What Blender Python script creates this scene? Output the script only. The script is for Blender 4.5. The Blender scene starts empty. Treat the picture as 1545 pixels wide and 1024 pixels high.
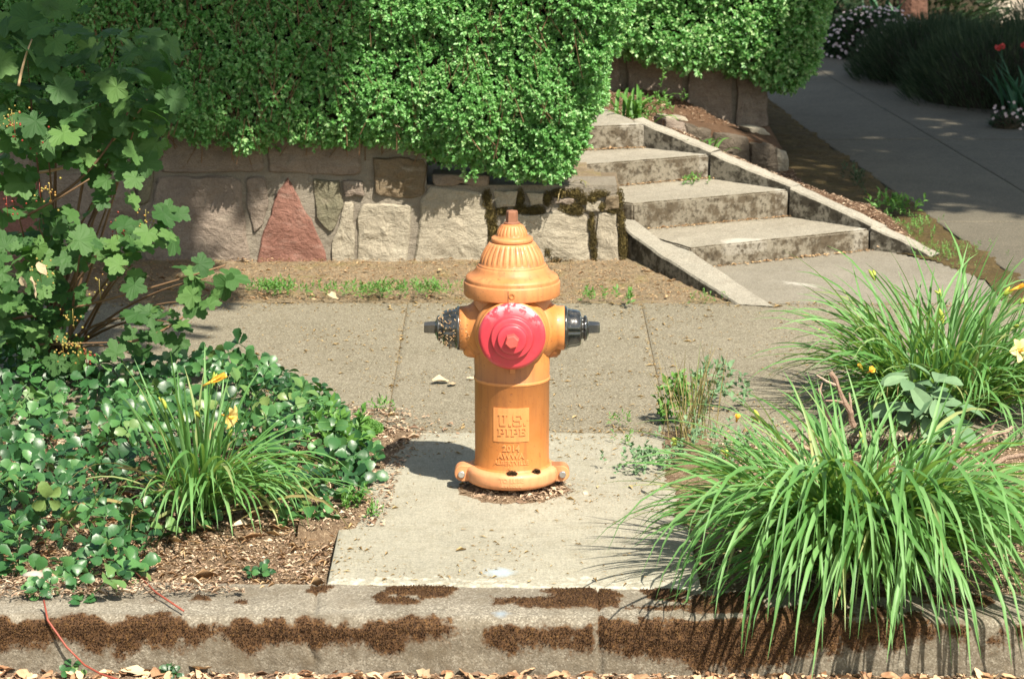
import bpy, math, random
import numpy as np
from mathutils import Vector, Matrix

random.seed(7)
rng = np.random.default_rng(11)
S = bpy.context.scene
COL = S.collection
R = math.radians

# ------------------------------------------------------------------ camera, sky, sun, exposure
FPX, CAMH, CAMY = 4400.0, 2.5, -9.14
PITCH = math.atan(962.5 / FPX)
cam_d = bpy.data.cameras.new('camera')
cam = bpy.data.objects.new('camera', cam_d)
COL.objects.link(cam)
cam.location = (0, CAMY, CAMH)
cam.rotation_euler = (math.pi / 2 - PITCH, 0, 0)
cam_d.sensor_width = 36.0
cam_d.lens = 36.0 * FPX / 1545.0
cam_d.clip_start, cam_d.clip_end = 0.1, 500
cam_d.dof.use_dof = True
cam_d.dof.focus_distance = 9.4
cam_d.dof.aperture_fstop = 9.0
S.camera = cam
S.render.resolution_x, S.render.resolution_y = 1024, 678

SUN_DIR = Vector((0.42, -0.68, 1.0)).normalized()
elev = math.asin(SUN_DIR.z)
azim = math.atan2(SUN_DIR.x, SUN_DIR.y)
world = bpy.data.worlds.new('World')
S.world = world
world.use_nodes = True
wn = world.node_tree
sky = wn.nodes.new('ShaderNodeTexSky')
sky.sky_type = 'NISHITA'
sky.sun_disc = False
sky.sun_elevation = elev
sky.sun_rotation = azim
wn.nodes['Background'].inputs['Strength'].default_value = 0.11
tintn = wn.nodes.new('ShaderNodeMix'); tintn.data_type = 'RGBA'; tintn.blend_type = 'MULTIPLY'; tintn.inputs[0].default_value = 1.0
tintn.inputs[7].default_value = (1.12, 1.0, .80, 1)      # the film's warm balance
wn.links.new(sky.outputs[0], tintn.inputs[6]); wn.links.new(tintn.outputs[2], wn.nodes['Background'].inputs['Color'])
sd = bpy.data.lights.new('sun', 'SUN')
sd.energy = 5.0
sd.angle = R(0.53)
sd.color = (1.0, 0.925, 0.79)
sun = bpy.data.objects.new('sun', sd)
COL.objects.link(sun)
sun.rotation_euler = SUN_DIR.to_track_quat('Z', 'Y').to_euler()
sun.location = SUN_DIR * 20
S.view_settings.view_transform = 'Standard'
S.view_settings.look = 'None'
S.view_settings.exposure = 1.08
S.view_settings.gamma = 1.0
S.view_settings.use_curve_mapping = False
S.render.engine = 'CYCLES'
S.cycles.use_denoising = True
S.cycles.max_bounces = 6
S.cycles.transparent_max_bounces = 4

# ------------------------------------------------------------------ measuring: points of the photo on real planes
_fw = np.array([0, math.cos(PITCH), -math.sin(PITCH)])
_up = np.array([0, math.sin(PITCH), math.cos(PITCH)])
_C = np.array([0, CAMY, CAMH])
def _ray(x, y):
    return _fw * FPX + np.array([1., 0, 0]) * (x - 772.5) + _up * (512 - y)
def G(x, y, z=0.0):
    d = _ray(x, y); return _C + (z - _C[2]) / d[2] * d
def AT(x, y, yy):
    d = _ray(x, y); return _C + (yy - _C[1]) / d[1] * d
def PL(x, y, p0, n):
    d = _ray(x, y); n = np.array(n, float); p0 = np.array(p0, float)
    return _C + ((p0 - _C) @ n) / (d @ n) * d

# ------------------------------------------------------------------ noise in numpy
def _hash(ix, iy, iz, seed):
    h = (ix * 374761393 + iy * 668265263 + iz * 1274126177 + seed * 982451653) & 0xffffffff
    h = ((h ^ (h >> 13)) * 1274126177) & 0xffffffff
    h = ((h ^ (h >> 16)) * 2246822519) & 0xffffffff
    return ((h ^ (h >> 15)) & 0xffffff) / float(0xffffff)
def vnoise(P, seed=0):
    P = np.asarray(P, float)
    i = np.floor(P).astype(np.int64); f = P - i; f = f * f * (3 - 2 * f)
    r = 0
    for dx in (0, 1):
        wx = f[:, 0] if dx else 1 - f[:, 0]
        for dy in (0, 1):
            wy = f[:, 1] if dy else 1 - f[:, 1]
            for dz in (0, 1):
                wz = f[:, 2] if dz else 1 - f[:, 2]
                r = r + wx * wy * wz * _hash(i[:, 0] + dx, i[:, 1] + dy, i[:, 2] + dz, seed)
    return r
def fbm(P, scale=1.0, octv=4, seed=0, gain=0.5):
    P = np.asarray(P, float) * scale
    a, s, t = 1.0, 0.0, 0.0
    for k in range(octv):
        s = s + a * vnoise(P, seed + k * 17); t += a; a *= gain; P = P * 2.03 + 5.1
    return s / t           # 0..1, mean .5
def sstep(a, b, x):
    t = np.clip((x - a) / (b - a), 0, 1); return t * t * (3 - 2 * t)
def unit(v):
    return v / (np.linalg.norm(v, axis=-1, keepdims=True) + 1e-12)

# ------------------------------------------------------------------ objects
def setp(o, label=None, cat=None, group=None, kind=None):
    if label: o['label'] = label
    if cat: o['category'] = cat
    if group: o['group'] = group
    if kind: o['kind'] = kind
    return o
def root(name, loc, label, cat, group=None):
    o = bpy.data.objects.new(name, None)
    o.empty_display_size = 0.1
    COL.objects.link(o); o.location = loc
    return setp(o, label, cat, group)
def origin(o):
    p = np.array(o.location, float)
    while o.parent:
        o = o.parent; p = p + np.array(o.location, float)
    return p
def mesh_from(name, V, F, mats, attrs=None, smooth=False, fmat=None):
    me = bpy.data.meshes.new(name)
    V = np.asarray(V, np.float32)
    if isinstance(F, np.ndarray):
        nf, k = F.shape
        me.vertices.add(len(V)); me.vertices.foreach_set('co', V.ravel())
        me.loops.add(nf * k); me.loops.foreach_set('vertex_index', F.astype(np.int32).ravel())
        me.polygons.add(nf)
        me.polygons.foreach_set('loop_start', np.arange(0, nf * k, k, dtype=np.int32))
        me.update(calc_edges=True)
    else:
        me.from_pydata(V.tolist(), [], F); me.update()
    if not isinstance(mats, (list, tuple)): mats = [mats]
    for m in mats: me.materials.append(m)
    if fmat is not None: me.polygons.foreach_set('material_index', np.asarray(fmat, np.int32))
    if attrs:
        for k, a in attrs.items():
            at = me.attributes.new(k, 'FLOAT', 'POINT')
            at.data.foreach_set('value', np.asarray(a, np.float32))
    if smooth: me.polygons.foreach_set('use_smooth', [True] * len(me.polygons))
    me.validate()
    return me
def link(name, me, parent=None, loc=None):
    o = bpy.data.objects.new(name, me); COL.objects.link(o)
    if parent: o.parent = parent
    if loc is not None: o.location = loc
    return o
def obj(name, V, F, mats, parent=None, loc=None, **kw):
    """V in world coordinates; the object's origin is loc (or the parent's own)."""
    V = np.asarray(V, float)
    base = origin(parent) if parent else np.zeros(3)
    l = np.zeros(3) if loc is None else np.asarray(loc, float) - base
    me = mesh_from(name, V - base - l, F, mats, **kw)
    return link(name, me, parent, l)

class MB:
    def __init__(s): s.V = []; s.F = []; s.T = []; s.n = 0; s.M = []
    def add(s, V, F, tint=None, mi=0):
        V = np.asarray(V, float)
        s.V.append(V)
        s.F += [tuple(int(i) + s.n for i in f) for f in F]
        s.M += [mi] * len(F)
        s.T.append(np.full(len(V), random.random() if tint is None else tint)); s.n += len(V)
    def build(s, name, mats, parent=None, loc=None, smooth=False):
        return obj(name, np.vstack(s.V), s.F, mats, parent, loc, smooth=smooth, fmat=s.M,
                   attrs={'tint': np.concatenate(s.T)})

def box(x0, x1, y0, y1, z0, z1):
    V = [(x, y, z) for x in (x0, x1) for y in (y0, y1) for z in (z0, z1)]
    return V, [(0, 1, 3, 2), (4, 6, 7, 5), (0, 4, 5, 1), (2, 3, 7, 6), (0, 2, 6, 4), (1, 5, 7, 3)]
def tube(P, r, n=6, cap=True):
    P = np.asarray(P, float); m = len(P)
    r = np.full(m, r, float) if np.isscalar(r) else np.asarray(r, float)
    T = unit(np.gradient(P, axis=0))
    ref = np.array([0.13, 0.31, 1.0]) if abs(T[0][2]) < .9 else np.array([1., .2, .1])
    V = []
    a = unit(np.cross(T[0], ref))
    for i in range(m):
        a = unit(a - T[i] * (a @ T[i])); b = np.cross(T[i], a)
        for k in range(n):
            t = 2 * math.pi * k / n
            V.append(P[i] + r[i] * (a * math.cos(t) + b * math.sin(t)))
    F = [(i * n + k, i * n + (k + 1) % n, (i + 1) * n + (k + 1) % n, (i + 1) * n + k) for i in range(m - 1) for k in range(n)]
    if cap: F += [tuple(range(n))[::-1], tuple((m - 1) * n + k for k in range(n))]
    return V, F
def bez(a, b, c, n=10):
    a, b, c = map(lambda q: np.asarray(q, float), (a, b, c))
    return np.array([(1 - t) ** 2 * a + 2 * t * (1 - t) * b + t * t * c for t in np.linspace(0, 1, n)])
def lathe(prof, n=96, mod=None, axis='z', c=(0, 0, 0), flip=1, arc=None):
    """prof: (radius, height) pairs; axis z up, x (height along +x*flip) or y (height along -y)"""
    V = []; m = len(prof)
    for i, (r, h) in enumerate(prof):
        for k in range(n):
            t = 2 * math.pi * k / n
            rr = r + (mod(i, t) if mod else 0)
            u, v = rr * math.cos(t), rr * math.sin(t)
            V.append((u, v, h) if axis == 'z' else ((h * flip, u, v) if axis == 'x' else (u, -h, v)))
    V = np.array(V) + np.array(c, float)
    F = [(i * n + k, i * n + (k + 1) % n, (i + 1) * n + (k + 1) % n, (i + 1) * n + k) for i in range(m - 1) for k in range(n)]
    F += [tuple(range(n))[::-1], tuple((m - 1) * n + k for k in range(n))]
    return V, F
def grid(fn, us, vs):
    """fn(U,V) -> (N,3); quads"""
    U, W = np.meshgrid(us, vs, indexing='ij')
    P = fn(U.ravel(), W.ravel())
    nu, nv = len(us), len(vs)
    I = np.arange(nu * nv).reshape(nu, nv)
    F = np.stack([I[:-1, :-1], I[1:, :-1], I[1:, 1:], I[:-1, 1:]], -1).reshape(-1, 4)
    return P, F
def inpoly(x, y, poly):
    x = np.asarray(x, float); y = np.asarray(y, float)
    r = np.zeros(x.shape, bool); n = len(poly)
    for i in range(n):
        x1, y1 = poly[i][:2]; x2, y2 = poly[(i + 1) % n][:2]
        if y1 == y2: continue
        r ^= ((y1 > y) != (y2 > y)) & (x < (x2 - x1) * (y - y1) / (y2 - y1) + x1)
    return r

# ------------------------------------------------------------------ materials
class NT:
    def __init__(s, name):
        s.m = bpy.data.materials.new(name); s.m.use_nodes = True
        s.t = s.m.node_tree; s.t.nodes.clear()
        s.out = s.t.nodes.new('ShaderNodeOutputMaterial')
        s.co = s.n('ShaderNodeTexCoord').outputs['Object']
    def n(s, ty, ins=None, **props):
        nd = s.t.nodes.new(ty)
        for k, v in props.items(): setattr(nd, k, v)
        for k, v in (ins or {}).items(): s.set(nd.inputs[k], v)
        return nd
    def set(s, sock, v):
        if isinstance(v, bpy.types.NodeSocket): s.t.links.new(v, sock)
        elif isinstance(v, (tuple, list)) and len(v) == 3 and sock.type == 'RGBA': sock.default_value = (*v, 1)
        else: sock.default_value = v
    def noise(s, scale, detail=4, rough=0.55, vec=None, dist=0.0):
        return s.n('ShaderNodeTexNoise', {'Vector': vec or s.co, 'Scale': scale, 'Detail': detail, 'Roughness': rough, 'Distortion': dist}).outputs[0]
    def vor(s, scale, vec=None, feat='F1', out=0):
        return s.n('ShaderNodeTexVoronoi', {'Vector': vec or s.co, 'Scale': scale}, feature=feat).outputs[out]
    def ramp(s, f, stops, interp='LINEAR'):
        nd = s.n('ShaderNodeValToRGB', {'Fac': f}); cr = nd.color_ramp; cr.interpolation = interp
        while len(cr.elements) < len(stops): cr.elements.new(0.5)
        for e, (p, c) in zip(cr.elements, stops):
            e.position = p; e.color = (*c, 1) if isinstance(c, (tuple, list)) else (c, c, c, 1)
        return nd.outputs[0]
    def mix(s, f, a, b, blend='MIX'):
        nd = s.n('ShaderNodeMix', data_type='RGBA', blend_type=blend)
        s.set(nd.inputs[0], f); s.set(nd.inputs[6], a); s.set(nd.inputs[7], b); return nd.outputs[2]
    def math(s, op, a, b=0.0, clamp=False):
        nd = s.n('ShaderNodeMath', operation=op, use_clamp=clamp); s.set(nd.inputs[0], a); s.set(nd.inputs[1], b); return nd.outputs[0]
    def attr(s, name): return s.n('ShaderNodeAttribute', attribute_name=name).outputs['Fac']
    def sep(s, v): return s.n('ShaderNodeSeparateXYZ', {0: v}).outputs
    def map(s, scale=(1, 1, 1), rot=(0, 0, 0), vec=None):
        return s.n('ShaderNodeMapping', {'Vector': vec or s.co, 'Scale': scale, 'Rotation': rot}).outputs[0]
    def rnd(s):
        return s.math('FRACT', s.math('ADD', s.n('ShaderNodeObjectInfo').outputs['Random'], s.attr('tint')))
    def bsdf(s, col, rough=0.8, height=None, bump=0.3, dist=0.01, spec=0.5, metal=0.0, coat=0.0, normal=None, transl=None, tcol=None):
        b = s.n('ShaderNodeBsdfPrincipled')
        s.set(b.inputs['Base Color'], col); s.set(b.inputs['Roughness'], rough)
        s.set(b.inputs['Specular IOR Level'], spec); s.set(b.inputs['Metallic'], metal); s.set(b.inputs['Coat Weight'], coat)
        if height is not None:
            bp = s.n('ShaderNodeBump', {'Height': height, 'Strength': bump, 'Distance': dist}); s.t.links.new(bp.outputs[0], b.inputs['Normal'])
        if transl:
            tr = s.n('ShaderNodeBsdfTranslucent'); s.set(tr.inputs[0], tcol if tcol is not None else col)
            mx = s.n('ShaderNodeMixShader'); mx.inputs[0].default_value = transl
            s.t.links.new(b.outputs[0], mx.inputs[1]); s.t.links.new(tr.outputs[0], mx.inputs[2])
            s.t.links.new(mx.outputs[0], s.out.inputs[0])
        else:
            s.t.links.new(b.outputs[0], s.out.inputs[0])
        return s.m

M = {}
def leaf_mat(name, stops, rough=0.5, transl=0.25, tcol=(0.16, 0.30, 0.03), spec=0.4, streak=None, nscale=60):
    t = NT(name)
    c = t.ramp(t.rnd(), stops)
    nz = t.noise(nscale, 3)
    c = t.mix(0.35, c, t.ramp(nz, [(0.3, 0.35), (0.7, 0.9)]), 'MULTIPLY') if False else t.mix(t.math('MULTIPLY', nz, 0.35), c, (0.02, 0.05, 0.012))
    M[name] = t.bsdf(c, rough, nz, 0.25, 0.003, spec, transl=transl, tcol=tcol)
leaf_mat('hedge_leaf', [(0, (.06, .20, .045)), (.4, (.12, .34, .085)), (.8, (.24, .50, .17)), (1, (.50, .68, .32))], 0.40, 0.35, (.26, .54, .10), 0.55)
leaf_mat('currant_leaf', [(0, (.030, .085, .022)), (.6, (.055, .13, .034)), (1, (.11, .21, .055))], 0.6, 0.25, (.10, .28, .03), 0.3)
leaf_mat('cover_leaf', [(0, (.014, .055, .020)), (.5, (.038, .125, .036)), (.9, (.09, .22, .065)), (1, (.17, .24, .07))], 0.40, 0.15, (.09, .26, .03), 0.5)
leaf_mat('lily_leaf', [(0, (.065, .185, .042)), (.5, (.125, .30, .082)), (.9, (.21, .40, .145)), (1, (.38, .38, .16))], 0.5, 0.30, (.28, .46, .07), 0.4, nscale=25)
leaf_mat('weed_leaf', [(0, (.06, .17, .025)), (1, (.15, .32, .06))], 0.5, 0.25, (.15, .35, .04))
leaf_mat('sage_leaf', [(0, (.11, .21, .11)), (1, (.20, .31, .17))], 0.7, 0.15, (.2, .35, .12), 0.2)
leaf_mat('dark_leaf', [(0, (.018, .04, .018)), (1, (.045, .08, .035))], 0.6, 0.15, (.05, .1, .03), 0.3)
leaf_mat('crown_leaf', [(0, (.03, .08, .015)), (1, (.06, .14, .025))], 0.5, 0.15, (.05, .12, .02), 0.3)
leaf_mat('dry_grass', [(0, (.16, .20, .06)), (.5, (.28, .24, .09)), (1, (.40, .30, .14))], .6, .2, (.3, .28, .1))
def plain(name, stops, rough=0.8, scale=30, bump=0.3, dist=0.004, spec=0.4, transl=None, coat=0.0, metal=0.0):
    t = NT(name)
    f = t.math('FRACT', t.math('ADD', t.rnd(), t.math('MULTIPLY', t.noise(scale, 5), 0.0)))
    nz = t.noise(scale, 5)
    k = t.math('ADD', t.math('MULTIPLY', f, 0.6), t.math('MULTIPLY', nz, 0.4))
    M[name] = t.bsdf(t.ramp(k, stops), rough, nz, bump, dist, spec, metal, coat, transl=transl)
plain('twig', [(0, (.07, .04, .02)), (1, (.22, .13, .07))], .8, 60)
plain('red_stem', [(0, (.22, .045, .03)), (1, (.33, .09, .05))], .5, 60)
plain('dead_wood', [(0, (.18, .11, .075)), (.5, (.32, .23, .17)), (1, (.48, .38, .30))], .85, 90, .8, .01)
plain('petal', [(0, (.75, .50, .10)), (1, (.85, .72, .38))], .5, 40, transl=.3)
plain('petal_dark', [(0, (.75, .36, .03)), (1, (.85, .55, .08))], .5, 40, transl=.25)
plain('bud', [(0, (.22, .33, .05)), (1, (.48, .48, .08))], .45, 40, transl=.15)
plain('berry_pale', [(0, (.16, .15, .03)), (.5, (.28, .22, .05)), (1, (.28, .07, .02))], .3, 40)
plain('berry_red', [(0, (.15, .02, .012)), (1, (.24, .03, .015))], .3, 40)
plain('white_petal', [(0, (.48, .34, .34)), (1, (.66, .56, .55))], .6, 40, transl=.2)
plain('red_petal', [(0, (.55, .04, .05)), (1, (.65, .10, .08))], .6, 40, transl=.2)
plain('dry_leaf', [(0, (.12, .055, .03)), (.35, (.30, .16, .085)), (.6, (.55, .36, .21)), (1, (.72, .58, .42))], .7, 50, .5, transl=.1)
plain('pale_dry_leaf', [(0, (.34, .25, .15)), (1, (.50, .41, .27))], .7, 50, .5)
plain('straw', [(0, (.14, .07, .035)), (.4, (.30, .18, .09)), (.75, (.50, .35, .19)), (1, (.66, .52, .34))], .8, 60)
plain('chips', [(0, (.07, .042, .026)), (.3, (.20, .125, .08)), (.55, (.42, .30, .20)), (1, (.66, .54, .40))], .85, 60)
plain('pebble', [(0, (.2, .17, .13)), (1, (.5, .46, .4))], .8, 60)
plain('bark', [(0, (.09, .045, .03)), (1, (.17, .08, .05))], .9, 20, 1.0, .03)
plain('moss_tuft', [(0, (.030, .016, .009)), (.5, (.075, .038, .017)), (.8, (.14, .075, .026)), (1, (.34, .22, .065))], .9, 60)
plain('green_moss', [(0, (.045, .035, .012)), (.6, (.10, .075, .022)), (1, (.20, .15, .045))], .9, 60)
plain('steel', [(0, (.32, .32, .32)), (1, (.55, .54, .52))], .35, 80, .3, .001, metal=.8)
plain('rusty_iron', [(0, (.07, .028, .016)), (.5, (.17, .065, .035)), (1, (.32, .15, .085))], .75, 90, .6, .002)
plain('pale_stucco', [(0, (.50, .44, .36)), (1, (.66, .60, .50))], .9, 20)

def paint(name, base, light, dirt, rough=0.4, coat=0.15, wear=None):
    t = NT(name)
    nz = t.noise(7, 5); fine = t.noise(130, 4)
    c = t.mix(t.ramp(nz, [(.35, 0), (.7, 1)]), base, light)
    sp = t.ramp(t.noise(95, 5, .65), [(.60, 0), (.68, .75)])
    c = t.mix(sp, c, dirt)
    # rain streaks of grime, long in z
    st = t.ramp(t.noise(5, 4, .6, t.map((9, 9, .8))), [(.50, 0), (.75, .65)])
    c = t.mix(st, c, dirt)
    po = t.n('ShaderNodeNewGeometry').outputs['Pointiness']
    c = t.mix(t.math('MULTIPLY', t.ramp(po, [(.44, 1), (.495, 0)]), .65), c, tuple(x * .5 for x in dirt))  # crease grime that also paints in ambient occlusion shade
    c = t.mix(t.math('MULTIPLY', t.ramp(po, [(.51, 0), (.56, 1)]), .30), c, tuple(min(.85, x * 1.25 + .05) for x in light))
    ch = t.ramp(t.noise(60, 6, .75), [(.66, 0), (.69, .85)])
    c = t.mix(ch, c, tuple(x * .45 for x in dirt))
    if wear:
        w = t.math('MULTIPLY', t.attr('wear'), t.ramp(t.noise(38, 5, .6), [(.46, 0), (.52, 1)]))
        c = t.mix(w, c, wear)
    M[name] = t.bsdf(c, t.ramp(nz, [(.3, rough - .06), (.7, rough + .12)]), t.math('ADD', t.math('MULTIPLY', fine, .5), t.math('MULTIPLY', t.noise(40, 3), .6)), .40, .0018, .5, coat=coat)
paint('orange_paint', (.49, .175, .040), (.56, .225, .065), (.26, .09, .03), .48, .06, (.50, .22, .10))
paint('bonnet_paint', (.42, .150, .042), (.55, .235, .085), (.20, .075, .032), .48, .05)
paint('clamp_paint', (.54, .215, .085), (.60, .27, .12), (.30, .13, .055), .5, .05)
paint('red_paint', (.48, .030, .050), (.54, .046, .066), (.45, .05, .05), .38, .25, (.74, .30, .33))
paint('black_paint', (.008, .009, .010), (.016, .018, .018), (.10, .09, .07), .16, .9, (.40, .34, .24))

def concrete(name, c0, c1, agg, stain, bump=.5, sc=1.0, broom=False, moss=None, grit=.5, mossmask=None, paintspot=None, pale=None):
    t = NT(name)
    big = t.noise(2.2 * sc, 6, .62, dist=.5); mid = t.noise(14 * sc, 5, .6); fine = t.noise(160 * sc, 4, .7)
    c = t.mix(t.ramp(big, [(.32, 0), (.68, 1)]), c0, c1)
    c = t.mix(t.ramp(mid, [(.5, 0), (.75, .45)]), c, stain)
    v = t.vor(230 * sc, out=1)
    vs = t.sep(v)[0]
    c = t.mix(t.math('MULTIPLY', t.ramp(vs, [(.72, 0), (.78, 1)]), grit), c, agg)
    c = t.mix(t.math('MULTIPLY', t.ramp(vs, [(.12, 1), (.18, 0)]), grit * .9), c, tuple(x * .3 for x in c0))
    c = t.mix(t.ramp(fine, [(.35, .28), (.6, 0)]), c, tuple(x * .35 for x in c0))
    h = t.math('ADD', t.math('MULTIPLY', mid, .8), t.math('MULTIPLY', fine, .5))
    h = t.math('ADD', h, t.math('MULTIPLY', vs, .18))
    if broom:
        w1 = t.noise(8, 3, .5, t.map((16, 1.4, 1))); w2 = t.noise(8, 3, .5, t.map((1.4, 14, 1)))
        c = t.mix(t.ramp(w1, [(.38, .16), (.56, 0)]), c, tuple(x * .6 for x in c0))
        c = t.mix(t.ramp(w2, [(.52, 0), (.70, .18)]), c, tuple(min(.8, x * 1.5) for x in c1))
        h = t.math('ADD', h, t.math('MULTIPLY', t.math('ADD', w1, w2), .25))
    if pale: # pale band along the front edge of the pad, from attribute
        k = t.ramp(t.math('ADD', t.attr('pale'), t.math('MULTIPLY', t.math('SUBTRACT', t.noise(30, 5, .7), .5), 1.1)), [(.38, 0), (.62, .9)])
        c = t.mix(k, c, pale)
    if moss:
        g = t.n('ShaderNodeNewGeometry').outputs['Normal']
        nz = t.sep(g)[2]
        side = t.ramp(nz, [(.35, 1), (.75, 0)])
        mn = t.ramp(t.noise(13, 6, .68), [(.46, 0), (.56, 1)])
        c = t.mix(t.math('MULTIPLY', side, .55), c, tuple((a_ + 1.6 * b_) / 2.6 for a_, b_ in zip(c0, moss)))
        c = t.mix(t.math('MULTIPLY', t.math('MULTIPLY', side, mn), .85), c, moss)
        e = t.ramp(t.noise(40, 5, .7), [(.50, 0), (.62, .8)])
        c = t.mix(t.math('MULTIPLY', side, e), c, tuple(x * .55 for x in moss))
    if mossmask:
        mk = t.attr('moss')
        c = t.mix(t.math('MULTIPLY', t.attr('grime'), t.ramp(t.noise(35, 5, .7), [(.3, .25), (.65, 1)])), c, (.095, .075, .05))
        c = t.mix(t.ramp(t.noise(6, 5, .7), [(.5, 0), (.68, .55)]), c, (.13, .105, .07))
        mc = t.ramp(t.noise(120, 4, .7), [(.3, (.035, .018, .009)), (.55, (.09, .045, .018)), (.75, (.20, .11, .035)), (.9, (.34, .22, .07))])
        mk2 = t.ramp(t.math('ADD', mk, t.math('MULTIPLY', t.math('SUBTRACT', t.noise(90, 4), .5), .9)), [(.26, 0), (.60, 1)])
        c = t.mix(mk2, c, mc)
    if paintspot:
        for (px_, py_, rr, cc) in paintspot:
            d = t.n('ShaderNodeVectorMath', {0: t.n('ShaderNodeCombineXYZ', {0: t.sep(t.co)[0], 1: t.sep(t.co)[1]}).outputs[0], 1: (px_, py_, 0)}, operation='DISTANCE').outputs['Value']
            k = t.math('MULTIPLY', t.ramp(t.math('ADD', t.math('DIVIDE', d, rr), t.math('MULTIPLY', t.noise(45, 4), .7)), [(.45, .85), (1.0, 0)]), 1.0)
            c = t.mix(k, c, cc)
    M[name] = t.bsdf(c, .88, h, bump, .006, .3)
concrete('pad_concrete', (.26, .245, .19), (.345, .325, .255), (.48, .45, .36), (.19, .165, .10), .45, 1, True, grit=.30, pale=(.55, .52, .44), paintspot=[(-.035, -.93, .085, (.32, .42, .50))])
concrete('sidewalk_asphalt', (.166, .144, .100), (.212, .187, .136), (.36, .33, .25), (.135, .112, .068), .6, 1, grit=.6)
concrete('landing_concrete', (.18, .162, .125), (.235, .212, .168), (.36, .33, .27), (.14, .118, .08), .4, 1, grit=.35, pale=(.36, .34, .29))
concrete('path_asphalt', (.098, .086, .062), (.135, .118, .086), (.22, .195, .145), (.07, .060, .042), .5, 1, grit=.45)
concrete('kerb_concrete', (.175, .152, .115), (.27, .242, .19), (.46, .42, .34), (.12, .095, .065), .8, 1, grit=.55, mossmask=True, paintspot=[(-.03, -1.30, .045, (.25, .30, .34))])
concrete('step_concrete', (.24, .215, .165), (.32, .29, .23), (.45, .41, .34), (.17, .14, .10), .7, 1, grit=.35, moss=(.062, .045, .026), pale=(.40, .375, .32))
concrete('white_patch', (.38, .36, .31), (.48, .46, .40), (.55, .52, .46), (.26, .23, .18), .6, 1, grit=.2)
concrete('cheek_concrete', (.25, .23, .185), (.34, .31, .25), (.46, .43, .36), (.18, .15, .11), .7, 1, grit=.35, moss=(.028, .022, .013))
def stone_mat(name, c0, c1, c2):
    t = NT(name)
    big = t.noise(5, 6, .65, dist=.8); mid = t.noise(28, 6, .65); fine = t.noise(170, 4, .7)
    c = t.mix(t.ramp(big, [(.3, 0), (.7, 1)]), c0, c1)
    c = t.mix(t.ramp(t.noise(9, 5, .6, t.map((1, 1, 3), (0, .5, 0))), [(.55, 0), (.75, .8)]), c, c2)
    c = t.mix(t.ramp(fine, [(.33, .5), (.55, 0)]), c, tuple(x * .4 for x in c0))
    c = t.mix(t.ramp(mid, [(.28, .5), (.42, 0)]), c, tuple(x * .45 for x in c0))
    rid = t.n('ShaderNodeTexNoise', {'Vector': t.map((1.0, 1.0, 2.2), (0, .6, 0)), 'Scale': 7, 'Detail': 5, 'Roughness': .7, 'Distortion': 1.2}).outputs[0]
    h = t.math('ADD', t.math('MULTIPLY', mid, .7), t.math('ADD', t.math('MULTIPLY', fine, .25), t.math('MULTIPLY', rid, 1.6)))
    M[name] = t.bsdf(c, .9, h, .9, .012, .25)
stone_mat('stone_brown', (.185, .145, .115), (.25, .205, .165), (.29, .25, .20))
stone_mat('stone_red', (.19, .088, .065), (.25, .13, .10), (.32, .22, .18))
stone_mat('stone_grey', (.28, .245, .185), (.37, .33, .255), (.41, .37, .29))
stone_mat('stone_olive', (.145, .135, .09), (.19, .17, .115), (.20, .165, .125))
stone_mat('stone_dark', (.085, .07, .05), (.13, .105, .08), (.18, .15, .11))
stone_mat('stone_mossy', (.13, .10, .06), (.20, .15, .10), (.35, .31, .25))
stone_mat('mortar', (.19, .165, .13), (.25, .22, .175), (.15, .125, .095))
def soil_mat(name, c0, c1, c2, green=None):
    t = NT(name)
    big = t.noise(3.5, 6, .65); mid = t.noise(22, 6, .7); fine = t.noise(120, 5, .75)
    c = t.mix(t.ramp(mid, [(.35, 0), (.65, 1)]), c0, c1)
    c = t.mix(t.ramp(fine, [(.52, 0), (.64, .9)]), c, c2)
    c = t.mix(t.ramp(big, [(.45, 0), (.7, .5)]), c, c0)
    if green: c = t.mix(t.ramp(t.noise(6, 6, .7), [(.52, 0), (.66, .6)]), c, green)
    h = t.math('ADD', mid, t.math('MULTIPLY', fine, .8))
    M[name] = t.bsdf(c, .95, h, 1.0, .012, .15)
soil_mat('soil', (.13, .085, .052), (.235, .165, .105), (.42, .32, .21))
soil_mat('verge_soil', (.18, .135, .085), (.27, .21, .135), (.40, .32, .21), (.20, .17, .06))
soil_mat('bed_soil', (.075, .042, .024), (.14, .082, .05), (.24, .15, .09))
soil_mat('mossy_soil', (.06, .042, .018), (.12, .085, .035), (.20, .14, .07), (.09, .075, .02))
soil_mat('road_grit', (.16, .11, .075), (.26, .17, .11), (.42, .30, .20))

# ------------------------------------------------------------------ ground, road, walk, kerb
KF = lambda x: -1.345 - 0.012 * x            # kerb face line (y at x)
KB = lambda x: -1.075 - 0.047 * x            # kerb back line

def ground_fn(U, W):
    P = np.stack([U, W, np.zeros_like(U)], 1)
    z = -0.030 + 0.020 * (fbm(P, 3, 4, 5) - .5) * 2 + 0.012 * (fbm(P, 24, 3, 9) - .5)
    strip = (W < 0.75)
    z = z + np.where(strip, 0.012, 0)
    return np.stack([U, W, z], 1)
xs = np.arange(-4.0, 6.01, 0.03); ys = np.concatenate([np.linspace(-1.12, 4.6, 200), np.linspace(4.66, 22, 120)])
V, F = grid(ground_fn, xs, ys)
V[:, 2] -= 0.06 * ((V[:, 1] > 0.70) & (V[:, 1] < 2.98))           # bed of the walk lies below its slabs
setp(obj('ground', V, F, M['soil'], smooth=True), kind='structure')
far = MB()
far.add([(-60, 22, -.04), (60, 22, -.04), (60, 160, -.04), (-60, 160, -.04)], [(0, 1, 2, 3)])
far.add([(-60, -1.2, -.06), (-4, -1.2, -.06), (-4, 22, -.06), (-60, 22, -.06)], [(0, 1, 2, 3)])
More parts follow.
